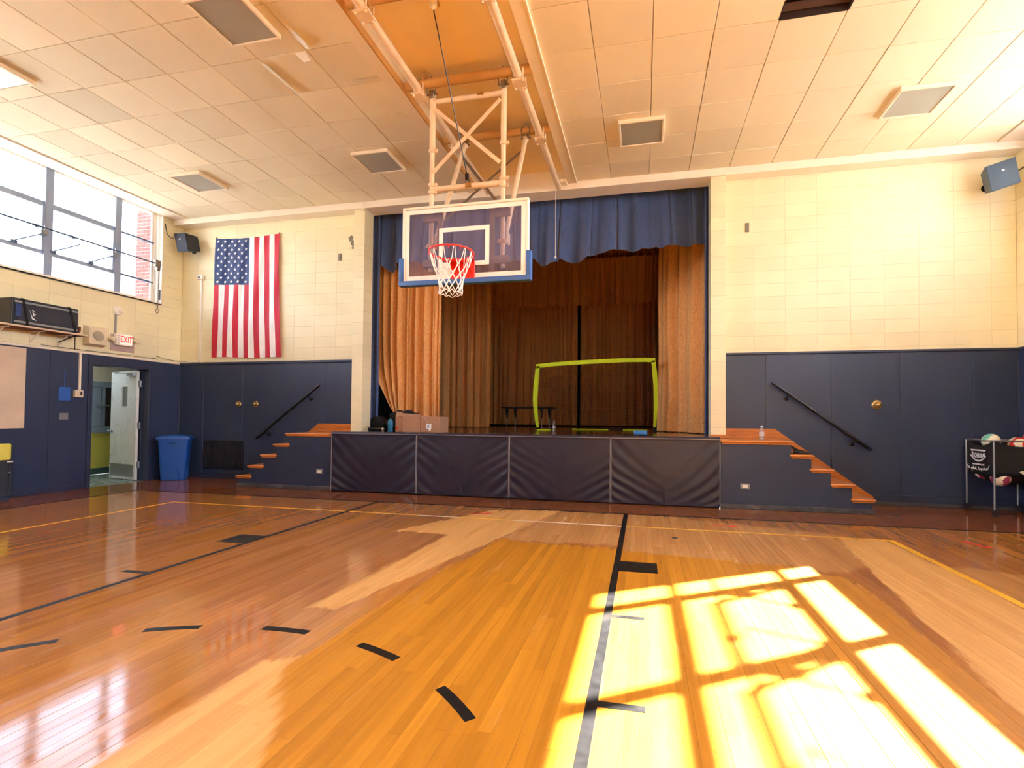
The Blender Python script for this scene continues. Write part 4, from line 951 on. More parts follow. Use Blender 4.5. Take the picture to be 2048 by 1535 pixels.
# ---- pop-up goal on the stage
GY = 10.25
gt = thing('soccer_goal', (-1.0, GY, ZS), 'lime green pop-up goal with black net standing on the stage', 'goal')
def band(pts, wd, mat=M['lime'], name='frame_band', th=.02):
    mb = MB()
    N_ = len(pts); L = []
    for i, p in enumerate(pts):
        p = Vector(p); d = (Vector(pts[min(i+1, N_-1)]) - Vector(pts[max(i-1, 0)])).normalized(); s = d.cross(Vector((0,1,0))).normalized(); ww = wd[i] if isinstance(wd, list) else wd
        L.append((p - s*ww/2, p + s*ww/2))
    vs = []; fs = []
    for a, b_ in L:
        for dy in (-th/2, th/2): vs += [a + Vector((0,dy,0)), b_ + Vector((0,dy,0))]
    for i in range(N_-1):
        o = i*4; q = o+4
        fs += [(o, o+1, q+1, q), (o+2, q+2, q+3, o+3), (o, q, q+2, o+2), (o+1, o+3, q+3, q+1)]
    fs += [(0,2,3,1), ((N_-1)*4, (N_-1)*4+1, (N_-1)*4+3, (N_-1)*4+2)]
    mb.add(vs, fs); return part(name, mb, mat, gt)
lp = [(-2.175,GY,1.03),(-2.21,GY,1.2),(-2.235,GY,1.42),(-2.245,GY,1.65),(-2.235,GY,1.9),(-2.215,GY,2.15),(-2.19,GY,2.36)]
rp = [(.20,GY,2.44),(.225,GY,2.2),(.245,GY,1.95),(.25,GY,1.7),(.247,GY,1.45),(.235,GY,1.2),(.22,GY,1.03)]
band(lp, [.05,.07,.09,.10,.10,.09,.08], name='post'); band(rp, [.08,.09,.09,.085,.07,.06,.05], name='post')
band([(-2.23,GY,2.355),(-1.9,GY,2.39),(-1.4,GY,2.42),(-.9,GY,2.44),(-.4,GY,2.455),(0,GY,2.455),(.235,GY,2.445)], .085, name='crossbar')
band([(.262,GY+.02,1.75),(.27,GY+.02,1.4),(.255,GY+.02,1.03)], .02, M['blacknet'], 'post_seam')
for bb in ((-2.2, -1.9, GY-.05, GY+.03), (-1.6, -.75, GY+1.0, GY+1.06), (-.45, .10, GY+1.0, GY+1.06)): part('base_band', MB().rbox(*bb, ZS+.002, ZS+.032, .008), M['lime'], gt)
for bb in ((-2.21, -2.14, GY-.03, GY+.03, ZS+.002, ZS+.07), (.19, .26, GY-.03, GY+.03, ZS+.002, ZS+.10), (-.78, -.44, GY+1.0, GY+1.05, ZS+.002, ZS+.03)): part('corner_sleeve', MB().rbox(*bb, .006), M['blackcloth'], gt)
mb = MB()
def netp(u, v):
    x = -2.2 + 2.42*u - .12*(1-v)*(u-.5); sag = .9*(1-v)**.7 + .12*sin(pi*u)*sin(pi*v); return Vector((x, GY + .03 + sag, 1.01 + 1.42*v + .04*sin(pi*u)))
NU, NV = 56, 34
for i in range(NU+1): mb.tube([netp(i/NU, j/8) for j in range(9)], .0022, 3, caps=False)
for j in range(NV+1): mb.tube([netp(i/10, j/NV) for i in range(11)], .0022, 3, caps=False)
part('net', mb, M['blacknet'], gt, kind='stuff')
# ---- folding table
ft = thing('folding_table', (-2.91, 12.4, ZS), 'long low dark folding table with steel legs at the back of the stage', 'table')
part('table_top', MB().rbox(-3.57, -2.25, 12.2, 12.8, 1.50, 1.535, .006), M['darkwood'], ft)
for x in (-3.47, -3.245, -2.545, -2.345):
    mb = MB().prism([(x-.05, 12.40, 1.50), (x+.05, 12.40, 1.50), (x+.015, 12.40, 1.24), (x-.015, 12.40, 1.24)], (0, .03, 0)); part('leg_socket', mb, M['darkwood'], ft)
    part('leg', MB().cyl((x, 12.41, ZS), (x, 12.41, 1.25), .011, n=8), M['greymetal'], ft)
# ---- boxes, bags, bottles at the stage edge
bx = thing('cardboard_box', (-4.0, 8.1, ZS), 'larger brown cardboard box with open flaps under the tucked curtain', 'box')
part('box_body', MB().rbox(-4.245, -4.09, 7.93, 8.3, ZS, 1.262, .006).rbox(-4.10, -3.765, 7.90, 8.3, ZS, 1.27, .006), M['cardboard'], bx)
part('box_flap', MB().add([(-4.10,7.90,1.268),(-3.77,7.90,1.268),(-3.80,8.06,1.30),(-4.18,8.12,1.345)], [(0,1,2,3)]).add([(-4.10,7.904,1.266),(-3.77,7.904,1.266),(-3.80,8.064,1.298),(-4.18,8.124,1.343)], [(3,2,1,0)]).add([(-4.245,7.94,1.26),(-4.10,7.90,1.268),(-4.18,8.12,1.345),(-4.34,8.15,1.35)], [(0,1,2,3)]), M['cardboard'], bx)
part('printed_mark', MB().box(-4.225, -4.205, 7.9275, 7.93, 1.03, 1.08), M['red'], bx)
b2 = thing('cardboard_box', (-3.58, 8.1, ZS), 'brown cardboard box with a white tag hanging from a string', 'box')
part('box_body', MB().rbox(-3.762, -3.40, 7.91, 8.28, ZS, 1.265, .006), M['cardboard'], b2)
part('string', MB().tube([(-3.70,7.905,1.262),(-3.66,7.903,1.22),(-3.62,7.902,1.15)], .004, 5), M['stitch'], b2); part('paper_tag', MB().rbox(-3.645, -3.555, 7.897, 7.903, 1.055, 1.14, .002).rbox(-3.60, -3.565, 7.895, 7.902, 1.02, 1.06, .004), M['white'], b2)
part('tag_print', MB().box(-3.625, -3.59, 7.8955, 7.8975, 1.07, 1.125), M['logoblue'], b2)
solo('black_hat', MB().sphere((-4.11, 8.15, 1.30), .13, 20, 12, sz=(1, .8, .62)).rbox(-4.06, -3.88, 8.04, 8.12, 1.315, 1.33, .005), M['blackcloth'], 'rounded black hat lying on top of the larger cardboard box', 'hat', 60)
def blob(name, c, r, label, cat, sd, sz):
    rr = random.Random(sd); ks = [(Vector((rr.uniform(-1,1), rr.uniform(-1,1), rr.uniform(-1,1))), rr.uniform(2, 6), rr.uniform(0, 6)) for _ in range(9)]
    mb = MB().sphere(c, r, 36, 22, sz=sz); cc = Vector(c); out = []
    for p in mb.v:
        q = Vector(p) - cc; dsp = 1 + sum(.035*sin(k[1]*k[0].dot(q/r)*2 + k[2]) for k in ks); q *= dsp; z = max(q.z, ZS + .002 - c[2]); out.append((cc.x+q.x, cc.y+q.y, cc.z+z))
    mb.v = out; return solo(name, mb, M['blackcloth'], label, cat, 80)
blob('duffel_bag', (-5.0, 8.66, 1.08), .21, 'slumped black bag at the left pillar on the stage', 'bag', 4, (1.15, .8, .85))
blob('duffel_bag', (-4.56, 8.62, 1.15), .22, 'black bag heaped highest, right under the tucked curtain hem', 'bag', 6, (1.0, .75, .95))
du = thing('foam_roller', (-4.9, 8.38, ZS), 'black roller with white ends lying before the black bags', 'roller')
part('roller_body', MB().cyl((-5.03, 8.38, 1.025), (-4.75, 8.38, 1.025), .034, n=16), M['dkplastic'], du, 40)
part('end_cap', MB().cyl((-5.075, 8.38, 1.025), (-5.03, 8.38, 1.025), .030, n=16), M['white'], du, 40); part('end_cap', MB().cyl((-4.75, 8.38, 1.025), (-4.725, 8.38, 1.025), .030, n=16), M['white'], du, 40)
tb = thing('water_bottle', (-4.30, 7.86, ZS), 'teal metal water bottle standing beside the cardboard box', 'bottle')
part('bottle_body', MB().lathe((-4.30, 7.86, ZS), [(.040,0),(.043,.006),(.043,.17),(.040,.195),(.026,.215),(.024,.222)], 22), M['teal'], tb, 40); part('bottle_cap', MB().lathe((-4.30, 7.86, ZS+.222), [(.026,0),(.026,.022),(.020,.026)], 18), M['blackmetal'], tb, 40)
def pet(x, y, z0, h, lb):
    t = thing('plastic_bottle', (x, y, z0), lb, 'bottle'); k = h/.2
    part('bottle_body', MB().lathe((x, y, z0), [(.028*k,0),(.033*k,.006*k),(.033*k,.03*k),(.030*k,.035*k),(.033*k,.04*k),(.033*k,.12*k),(.030*k,.125*k),(.032*k,.13*k),(.030*k,.15*k),(.014*k,.18*k),(.013*k,.186*k)], 20), M['clear'], t, 40)
    part('label_band', MB().lathe((x, y, z0+.055*k), [(.0338*k,0),(.0338*k,.055*k),(.033*k,.055*k)], 20), M['stitch'], t, 60)
    part('bottle_cap', MB().lathe((x, y, z0+.184*k), [(.0155*k,0),(.0155*k,.016*k),(.013*k,.018*k)], 14), M['white'], t, 40)
pet(-1.81, 10.1, ZS, .20, 'clear plastic bottle on the stage floor inside the lime goal'); pet(1.686, 7.72, .963, .205, 'clear plastic bottle on the landing of the right stairs')
cn = thing('foam_tube', (-.04, 7.62, ZS), 'blue rolled tube lying at the stage edge near the right pillar', 'roll')
part('tube_body', MB().cyl((-.13, 7.62, ZS+.053), (.055, 7.60, ZS+.053), .038, n=18), M['blueroll'], cn, 40); part('tube_end', MB().cyl((-.137, 7.62, ZS+.053), (-.128, 7.62, ZS+.053), .032, n=18), M['ballwhite'], cn, 40)
solo('black_cloth', MB().grid(lambda u, v: (2.06 + .23*u, 7.56 + .45*v, .785 + (.085*(1-u)**1.2 + .012*sin(9*u+4*v))*min(1, 6*v+.2) + .012), 24, 24).grid(lambda u, v: (2.06 + .23*u, 7.56, .783 + v*((.085*(1-u)**1.2 + .012*sin(9*u))*.2 + .012)), 24, 2), M['blackcloth'], 'crumpled black cloth on the top tread of the right stairs', 'cloth', 60)

# ---- flag hung lengthwise
FX0, FZ0, FW, FH = -8.468, 4.83, 1.498, 2.41
def flagp(u, v):          # u across (canton side first), v down
    skew = .03*v*(1-u) - .095*u*v**1.5
    x = FX0 + FW*u - skew*.9 + .012*sin(5*v+3*u)*v
    z = FZ0 - .035*sin(pi*u)*(1-v) - FH*v - .03*u*v + .01*sin(8*u)*v
    y = YB - .018 - .010*sin(2*pi*(3.2*u + .5*v))*min(1, 4*v) - .006*sin(2*pi*(7*u + 1.6*v)) - .006 - (.03*v*(u > .9)*(u-.9)*10)
    return (x, y, z)
fg = thing('flag', (FX0+FW/2, YB, FZ0-FH), 'stars-and-stripes flag hung lengthwise on the cream block wall', 'flag')
cu, cv = 7/13, .3905
for k in range(13):
    a, b_ = k/13, (k+1)/13; top = cv if k < 7 else 0
    part('stripe', MB().grid(lambda u, v: flagp(a+(b_-a)*u, top+(1-top)*v), 5, 60), M['flagred'] if k % 2 == 0 else M['flagwhite'], fg, 80)
part('canton', MB().grid(lambda u, v: flagp(cu*u, cv*v), 36, 36), M['flagblue'], fg, 80)
for r in range(11):
    cnt = 5 if r % 2 == 0 else 4
    for c in range(cnt):
        u = cu*((1+2*c)/10 if cnt == 5 else (2+2*c)/10); v = cv*((r+.75)/11.5); p = Vector(flagp(u, v)) + Vector((0, -.004, 0)); pts = []
        for k in range(10):
            rr = .036 if k % 2 == 0 else .0145; an = pi/2 + k*pi/5; pts.append((p.x + rr*cos(an), p.y, p.z + rr*sin(an)))
        part('star', MB().prism(pts[::-1], (0, .0015, 0)), M['flagwhite'], fg)
for x in (-8.45, -6.98): part('header_pin', MB().lathe((x, YB-.03, 4.842), [(.01,0),(.01,.02)], 8, (0,1,0)), M['blackmetal'], fg)

# ---- wall loudspeakers in the two far corners
def speaker(lb, corners_front, depth_vec, mat, grille, dot, bracket, cable, shrink=.8):
    """corners TL, TR, BR, BL of the front; the back is smaller and set off by depth_vec"""
    F4 = [Vector(c) for c in corners_front]; c0 = sum(F4, Vector())/4; B4 = [c0 + (p-c0)*shrink + Vector(depth_vec) for p in F4]
    n = (F4[1]-F4[0]).cross(F4[3]-F4[0]).normalized(); n = -n if n.dot(Vector(depth_vec)) > 0 else n
    t = thing('wall_speaker', (c0.x, c0.y, min(p.z for p in F4+B4)), lb, 'speaker')
    part('cabinet', MB().add(F4+B4, [(0,1,2,3),(7,6,5,4),(0,4,5,1),(1,5,6,2),(2,6,7,3),(3,7,4,0)]), mat, t)
    G4 = [c0 + (p-c0)*.93 for p in F4]; part('grille', MB().add([p + n*.002 for p in G4]+[p + n*.008 for p in G4], [(4,5,6,7),(0,1,5,4),(1,2,6,5),(2,3,7,6),(3,0,4,7)]), grille, t)
    q = c0 + (F4[0]+F4[1]-2*c0)*dot[1]*.5 + (F4[1]-F4[0])*dot[0]
    part('badge', MB().lathe(q, [(.016,0),(.016,.012),(.0,.013)], 12, n), M['white'], t)
    part('bracket', MB().tube(bracket, .018, 8).lathe(bracket[-1], [(.06,0),(.06,.012)], 12, Vector(bracket[-1])-Vector(bracket[-2])), M['blackmetal'], t)
    part('cable', MB().tube(cable, .008, 6), M['blackmetal'], t)
speaker('black corner loudspeaker tilted down between high windows and flag', [(-9.205,8.03,4.895),(-8.965,8.06,4.90),(-8.82,8.02,4.505),(-9.055,7.99,4.495)], (.16,.15,.0), M['dkplastic'], M['grille'], (-.05,.35), [(-9.0,8.14,4.66),(-9.0,8.25,4.62),(-9.0,8.30,4.62)], [(-9.16,8.0,4.78),(-9.22,7.98,4.79),(-9.25,7.93,4.84),(-9.27,7.90,5.05)])
speaker('slate blue loudspeaker tilted in the corner above the ball cart', [(4.655,7.99,4.81),(4.955,7.89,4.875),(4.985,7.84,4.497),(4.70,7.94,4.43)], (.02,.20,.01), M['spkblue'], M['spkblue'], (.03,.30), [(4.85,8.1,4.65),(4.85,8.25,4.64),(4.85,8.30,4.64)], [(4.97,7.98,4.72),(5.10,8.15,4.80),(5.21,8.22,4.83),(5.212,7.7,4.85)])

# ---- shelf with a big loudspeaker strapped on it
sh = thing('wall_shelf', (-9.1, 5.8, 2.5), 'long pale wooden shelf on brackets under the high windows', 'shelf')
part('shelf_board', MB().rbox(XL, -8.93, 5.10, 6.33, 2.535, 2.562, .004), M['beige'], sh)
part('shelf_underside', MB().box(XL+.01, -8.94, 5.11, 6.32, 2.531, 2.5348), M['rust'], sh)
for y in (5.32, 5.76, 6.13):
    part('shelf_bracket', MB().tube([(XL+.01, y, 2.53), (XL+.01, y, 2.34)], .010, 6).tube([(XL+.01, y, 2.36), (-9.06, y, 2.53)], .010, 6).tube([(XL+.01, y, 2.525), (-8.98, y, 2.525)], .010, 6), M['offwhite'], sh)
ps = thing('portable_speaker', (-9.1, 5.78, 2.562), 'long dark loudspeaker with silver strips strapped on the wall shelf', 'speaker')
part('cabinet', MB().rbox(XL+.01, -8.96, 5.335, 6.205, 2.565, 2.955, .012, 2), M['dkplastic'], ps)
part('grille', MB().rbox(-8.962, -8.95, 5.40, 6.19, 2.63, 2.885, .004), M['grille'], ps)
for za, zb_ in ((2.887, 2.917), (2.592, 2.626)): part('silver_strip', MB().rbox(-8.965, -8.948, 5.365, 6.19, za, zb_, .004), M['greymetal'], ps)
part('window_panel', MB().rbox(-8.953, -8.946, 5.375, 5.445, 2.68, 2.87, .003), M['flagblue'], ps)
for (y0, y1) in ((5.462, 5.53), (6.065, 6.17)):
    mb = MB(); mb.bar((-8.945, y0, 2.958), (-8.945, y1, 2.53), .032, .004, (1,0,0)); mb.bar((-8.945, y0, 2.958), (XL+.01, y0, 2.958), .032, .004, (0,0,1)); part('strap', mb, M['blackcloth'], ps)
part('strap_tail', MB().bar((-8.945, 6.17, 2.53), (-9.15, 6.05, 2.40), .02, .004, (0,.3,1)).bar((-9.0, 6.19, 2.53), (-9.0, 6.19, 2.30), .012, .004, (1,0,0)), M['blackcloth'], ps)
lg = [[(5.545,2.80),(5.575,2.675),(5.63,2.655),(5.612,2.68),(5.585,2.695),(5.565,2.74)], [(5.57,2.815),(5.615,2.785),(5.61,2.78),(5.575,2.80)], [(5.575,2.785),(5.605,2.76),(5.595,2.735),(5.63,2.765),(5.60,2.72),(5.583,2.735),(5.588,2.755)]]
mb = MB()
for pl in lg: mb.prism([(-8.949, y, z) for y, z in pl], (.004, 0, 0))
part('emblem', mb, M['logo'], ps)
solo('red_clip', MB().rbox(-8.98, -8.94, 6.21, 6.235, 2.60, 2.68, .004).rbox(-8.985, -8.955, 6.212, 6.23, 2.58, 2.61, .004), M['rust'], 'small rust-red clip at the shelf end beside the strapped speaker', 'clip')
pa = thing('pa_speaker', (XL, 6.65, 2.45), 'square putty wall speaker with round grille between shelf and exit sign', 'speaker')
part('cabinet', MB().add([(XL,6.50,2.775),(XL,6.50,2.44),(XL,6.84,2.44),(XL,6.84,2.775),(-9.16,6.51,2.735),(-9.10,6.475,2.45),(-9.10,6.755,2.45),(-9.16,6.79,2.745)], [(4,5,6,7),(0,1,5,4),(1,2,6,5),(2,3,7,6),(3,0,4,7),(3,2,1,0)]), M['putty'], pa)
cn_ = Vector((-9.128, 6.635, 2.60)); nrm = Vector((.29, 0, .06)).normalized()
part('round_grille', MB().lathe(cn_ + nrm*.006, [(.085,0),(.085,.004),(.0,.006)], 28, nrm), paint('pa_grille', (176,162,140), .7, bs=500, bst=.6), pa, 40)
# exit sign with emergency lamps, alarm strobe above it
ex = thing('exit_sign', (-9.24, 7.14, 2.5), 'illuminated red EXIT sign with two emergency lamp heads above the door', 'sign')
part('back_plate', MB().rbox(XL, XL+.012, 6.94, 7.355, 2.405, 2.70, .003), paint('plate_mauve', (186,162,158), .5), ex)
part('housing', MB().rbox(XL+.012, -9.205, 6.985, 7.275, 2.505, 2.712, .008), M['white'], ex)
part('face', MB().rbox(-9.206, -9.200, 7.055, 7.262, 2.528, 2.70, .003), M['exitface'], ex)
text_part('letters', 'EXIT', .165, M['exitred'], ex, (-9.199, 7.158, 2.614), (0,1,0), (0,0,1), .002, .62, .003)
for k in range(4): part('vent_rib', MB().rbox(-9.21, -9.17, 6.955, 7.03, 2.545+.042*k, 2.562+.042*k, .006), M['white'], ex)
part('lamp_head', MB().lathe((-9.19, 7.35, 2.625), [(.045,0),(.048,.02),(.035,.06),(.015,.07)], 16, (-.8,.5,0)).cyl((-9.22, 7.275, 2.62), (-9.20, 7.34, 2.62), .014, n=8), M['putty'], ex, 40)
part('lamp_head', MB().lathe((-9.19, 6.935, 2.60), [(.045,0),(.048,.02),(.035,.06),(.015,.07)], 16, (-.8,-.3,0)), M['putty'], ex, 40)
al = thing('alarm_strobe', (XL, 7.04, 3.05), 'round white alarm with a small lens on the cream wall above the exit sign', 'alarm')
part('base', MB().lathe((XL+.001, 7.04, 3.13), [(.082,0),(.082,.02),(.072,.05),(.05,.058),(.0,.058)], 28, (1,0,0)), M['white'], al, 40)
part('strobe_lens', MB().rbox(XL+.055, XL+.075, 7.03, 7.10, 3.095, 3.125, .006), M['putty'], al)
part('surface_conduit', MB().box(XL+.001, XL+.018, 7.0, 7.03, 2.705, 3.06), M['greymetal'], al)
# conduit lines and boxes
cd = thing('wall_conduit', (XL, 6.46, 1.54), 'white surface conduit dropping to a switch box beside the blue plate', 'conduit')
part('conduit', MB().box(XL+.005, XL+.028, 6.445, 6.475, 1.66, 2.30), M['offwhite'], cd); part('switch_box', MB().rbox(XL+.004, XL+.055, 6.375, 6.50, 1.54, 1.665, .005), M['putty'], cd); part('key_switch', MB().rbox(XL+.055, XL+.06, 6.45, 6.475, 1.58, 1.63, .003), M['blackmetal'], cd)
solo('blue_plate', MB().rbox(XL+.004, XL+.016, 6.165, 6.33, 1.478, 1.702, .003).box(XL+.004, XL+.007, 6.24, 6.25, 1.71, 1.83).box(XL+.004, XL+.007, 6.243, 6.257, 1.86, 1.98), M['bluepaint'], 'bright blue square plate on the navy wall left of the open door', 'plate')
solo('grey_plate', MB().rbox(XL+.004, XL+.014, 6.185, 6.31, 1.168, 1.276, .003).rbox(XL+.014, XL+.017, 6.20, 6.295, 1.185, 1.26, .002), M['greymetal'], 'small grey cover plate on the navy wall below the blue plate', 'plate')
cb = thing('wall_conduit', (-8.80, YB, 2.33), 'white conduit with a small box running down left of the flag', 'conduit')
part('conduit', MB().box(-8.815, -8.785, YB-.022, YB-.002, 2.335, 4.04).box(-9.2, -8.785, YB-.022, YB-.002, 2.33, 2.352), M['white'], cb); part('junction_box', MB().rbox(-8.87, -8.74, YB-.05, YB-.002, 4.02, 4.10, .006), M['white'], cb); part('box_slot', MB().box(-8.85, -8.80, YB-.052, YB-.049, 4.045, 4.075), M['blackmetal'], cb)
solo('loose_wire', MB().tube([(XL+.02, 5.9, 2.345), (XL+.025, 6.6, 2.342), (XL+.03, 7.2, 2.345), (XL+.03, 7.75, 2.345), (XL+.02, 7.80, 2.40), (XL+.03, 7.95, 2.36), (XL+.04, 8.25, 2.345), (-9.1, YB-.03, 2.35)], .004, 5), M['blackmetal'], 'thin dark wire lying along the ledge over the navy panels', 'wire')
# notice board, low cabinet, bin
solo('notice_board', MB().rbox(XL+.004, XL+.02, 4.4, 5.718, 1.035, 2.265, .004), M['beige'], 'large blank beige board on the navy wall at the edge of view', 'board')
lc = thing('low_cabinet', (-9.15, 5.2, 0), 'dark slate cabinet with a yellow rounded panel below the blank beige board', 'cabinet')
part('body', MB().rbox(XL+.004, -9.03, 4.7, 5.455, .05, .815, .012), M['grille'], lc); part('yellow_panel', MB().rbox(-9.032, -9.015, 4.8, 5.415, .585, .825, .02, 2), M['yellow'], lc)
part('base', MB().rbox(XL+.004, -9.04, 4.72, 5.43, 0, .05, .004), M['navy'], lc); part('pull_strip', MB().rbox(-9.03, -9.018, 5.38, 5.45, .548, .566, .003), M['white'], lc); part('door_edge', MB().box(-9.0305, -9.026, 5.405, 5.409, .08, .54), M['blackmetal'], lc); part('lock', MB().lathe((-9.03, 5.41, .40), [(.012,0),(.012,.01)], 10, (1,0,0)), M['greymetal'], lc)
bn = thing('recycling_bin', (-8.97, 7.98, 0), 'tall blue plastic bin with a domed lid in the corner by the door', 'bin')
R3 = Matrix.Rotation(radians(38), 3, 'Z'); bc = Vector((-8.93, 7.93, 0))
def binring(hx, hy, z, k=5, r=.05):
    P = []
    for sx, sy, a0 in ((1,1,0),(-1,1,90),(-1,-1,180),(1,-1,270)):
        for i in range(k): a = radians(a0 + 90*i/(k-1)); P.append(bc + R3 @ Vector((sx*(hx-r) + r*cos(a), sy*(hy-r) + r*sin(a), z)))
    return P
def loft(rings):
    mb = MB(); n = len(rings[0]); vs = [p for r in rings for p in r]; fs = []
    for i in range(len(rings)-1):
        for k in range(n): fs.append((i*n+k, i*n+(k+1) % n, (i+1)*n+(k+1) % n, (i+1)*n+k))
    fs.append(tuple(range(n-1,-1,-1))); fs.append(tuple((len(rings)-1)*n+k for k in range(n))); return mb.add(vs, fs)
part('body', loft([binring(.195,.165,.005), binring(.20,.17,.03), binring(.245,.205,.76), binring(.25,.21,.79)]), M['bin'], bn, 40)
part('lid', loft([binring(.27,.23,.78), binring(.275,.235,.80), binring(.272,.232,.825), binring(.22,.19,.855), binring(.10,.09,.872)]), M['bin'], bn, 50)
for s in (-1, 1):
    mb = MB(); fc = lambda a, z, o: bc + R3 @ Vector((.20 + .045*(z/.76) + o, a, z)) if s > 0 else bc + R3 @ Vector((a, -(.17 + .04*(z/.76)) - o, z))
    arc = [(-.11,.02),(-.10,.12),(-.07,.22),(-.03,.26),(.03,.26),(.07,.22),(.10,.12),(.11,.02)]
    mb.tube([fc(a, z, .003) for a, z in arc], .008, 6); part('foot_arch', mb, M['bin'], bn, 60)
part('handle_slot', MB().tube([bc + R3 @ Vector((-.05, -.213, .72)), bc + R3 @ Vector((.05, -.213, .72))], .010, 6), paint('bin_slot', (24,60,120), .5), bn)

# ---- ball cart at the right wall
ct = thing('ball_cart', (4.83, 7.97, 0), 'wheeled ball cart with a black cloth sling and white printing', 'cart')
LEG = [(4.525, 8.23), (4.525, 7.66), (5.14, 7.66), (5.14, 8.23)]
for (x, y) in LEG:
    part('leg', MB().cyl((x, y, .09), (x, y, 1.0), .012, n=12), M['greymetal'], ct, 40)
    part('caster', MB().lathe((x+.01, y-.012, .038), [(.038,0),(.040,.006),(.040,.018),(.038,.024)], 18, (0,1,0)).box(x-.012, x+.02, y-.016, y-.013, .035, .085).box(x-.012, x+.02, y+.013, y+.016, .035, .085).cyl((x, y, .075), (x, y, .095), .014, n=10), M['dkplastic'], ct, 40)
part('top_frame', MB().tube([(x, y, 1.0) for x, y in LEG], .012, 8, True), M['greymetal'], ct, 40)
def sling(u, v):      # u around the four sides, v from rim down into the sagging floor
    s = u*4; k = int(s) % 4; t = s - int(s); (xa, ya), (xb, yb) = LEG[k], LEG[(k+1) % 4]; x, y = xa + (xb-xa)*t, ya + (yb-ya)*t
    cx, cy_ = 4.8325, 7.945; dip = .085*sin(pi*t)
    if v < .6:
        w_ = v/.6; z = 1.005 - dip*(1-w_)*.9 - w_*(.47 - .02*sin(pi*t)); inn = -.015*sin(pi*w_)*sin(pi*t)
        return (x + (x-cx)*(-inn)*.2 - (x-cx)*.02*w_, y - (y-cy_)*.02*w_, z)
    w_ = (v-.6)/.4; z = .535 + .02*sin(pi*t)*(1-w_) - .13*sin(pi/2*w_); f = 1 - w_
    return (cx + (x-cx)*.98*f, cy_ + (y-cy_)*.98*f, z)
part('sling', MB().grid(sling, 96, 24), M['bag'], ct, 80)
fx = LEG[0][0] - .009
def lg_(y, z): return Vector((fx - .004, y, z))
CYL, CZL = 7.955, .775
part('logo_bar', MB().prism([lg_(CYL+.155,.872), lg_(CYL-.155,.872), lg_(CYL-.15,.852), lg_(CYL+.15,.852)], (-.002,0,0)).prism([lg_(CYL+.13,.85), lg_(CYL+.13,.775), lg_(CYL+.112,.765), lg_(CYL+.112,.85)], (-.002,0,0)).prism([lg_(CYL-.135,.83), lg_(CYL-.135,.775), lg_(CYL-.118,.765), lg_(CYL-.118,.83)], (-.002,0,0))
     .prism([lg_(CYL+.158*c, .705+.075*abs(c)**2) for c in (1,.75,.5,.25,0,-.25,-.5,-.75,-1)] + [lg_(CYL+.158*c, .727+.075*abs(c)**2) for c in (-1,-.75,-.5,-.25,0,.25,.5,.75,1)], (-.002,0,0)), M['logo'], ct)
text_part('logo_letters', 'TACHIKARA', .062, M['logo'], ct, (fx-.007, CYL, .797), (0,-1,0), (0,0,1), .001, .72, .0022, fn=lambda x, y: (x, y*(1.45 - 10*x*x) - .012*(1-(x/.13)**2)))
text_part('web_letters', 'www.tachikara.com', .036, M['logo'], ct, (fx-.007, CYL-.005, .672), (0,-1,0), (0,0,1), .001, .86, .0012)
scr = [[(.24,.655),(.235,.61),(.225,.60),(.218,.63),(.213,.61),(.205,.607),(.2,.63),(.196,.605)],[(.215,.668),(.212,.664)],[(.18,.61),(.17,.612),(.16,.60)],[(.15,.62),(.145,.57)],[(.15,.618),(.135,.612),(.14,.597),(.12,.60),(.118,.635),(.112,.60),(.10,.612),(.095,.597),(.082,.612),(.078,.595),(.065,.635),(.058,.594),(.04,.60)],
       [(.01,.635),(.0,.595),(-.015,.592),(-.02,.62),(-.03,.60),(-.042,.60),(-.05,.622),(-.058,.575)],[(-.05,.61),(-.07,.617),(-.08,.602),(-.095,.602),(-.10,.64),(-.105,.604),(-.12,.622),(-.125,.605),(-.14,.607),(-.15,.63),(-.155,.605),(-.175,.612),(-.19,.65),(-.21,.672)]]
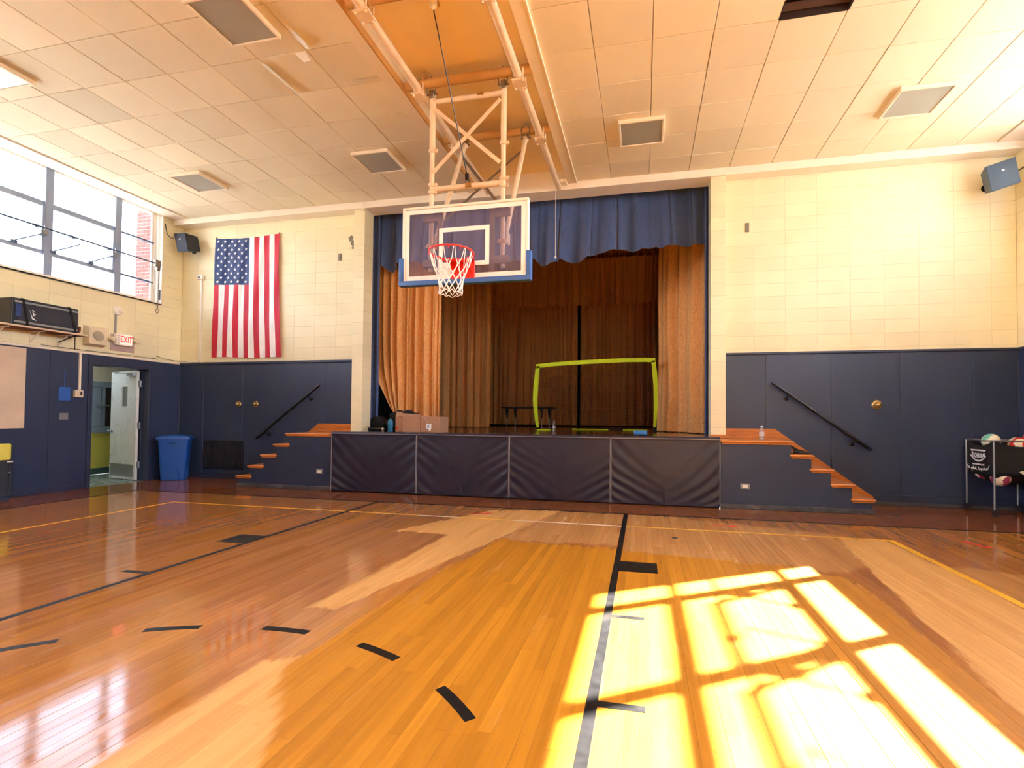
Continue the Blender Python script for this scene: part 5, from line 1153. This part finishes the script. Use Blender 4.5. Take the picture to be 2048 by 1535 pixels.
mb = MB()
for st in scr: mb.tube([lg_(CYL+y-.02, z) + Vector((-.003,0,0)) for y, z in st], .0038, 5)
part('script_lettering', mb, M['logo'], ct)
part('blue_emblem', MB().prism([(4.86,7.640,.86),(4.90,7.640,.80),(5.0,7.640,.70),(5.08,7.640,.72),(5.10,7.640,.86)], (0,-.003,0)).prism([(4.84,7.640,.845),(4.86,7.640,.86),(4.90,7.640,.80),(4.89,7.640,.79)], (0,-.003,0)), M['logoblue'], ct)
part('white_swoosh', MB().prism([(4.79,7.640,.60),(4.82,7.640,.62),(4.95,7.640,.61),(5.05,7.640,.60),(5.05,7.640,.565),(4.95,7.640,.56),(4.84,7.640,.565)], (0,-.003,0)), M['ballwhite'], ct)
def ball(c, lb, mats, rot, r=.105):
    Rm = Matrix.Rotation(rot[0], 3, 'X') @ Matrix.Rotation(rot[1], 3, 'Y') @ Matrix.Rotation(rot[2], 3, 'Z')
    mb = MB().sphere((0,0,0), r, 36, 20, mfn=lambda u, v: int((u*6 + .55*sin(v*pi*2)) % 6) % len(mats))
    mb.v = [tuple(Vector(c) + Rm @ Vector(p)) for p in mb.v]; return solo('volleyball', mb, mats, lb, 'ball', 80, 'volleyballs in the ball cart')
W_, R__, G_, P_ = M['ballwhite'], M['ballred'], M['ballgreen'], M['ballmag']
ball((4.68, 7.98, .985), 'cream and pale green ball showing over the printed end of the cart', [W_, W_, G_], (.3,1.4,.2))
ball((4.90, 7.80, .935), 'red and white ball lower in the cart, middle of the three on top', [R__, W_], (.5,.4,.3))
ball((5.07, 7.84, 1.015), 'red, white and green ball on top by the wall corner', [W_, R__, P_, W_, R__, G_], (1.2,.5,.9))
ball((5.06, 8.10, .94), 'red and white ball behind the topmost one in the cart', [R__, W_], (.2,.9,1.3))
ball((4.66, 8.10, .56), 'white ball bulging low through the sling under the printed end', [W_, P_], (.3,.2,.1))
ball((4.66, 7.77, .50), 'magenta and white ball bulging low through the sling by the front leg', [P_, W_], (.9,.3,.4))
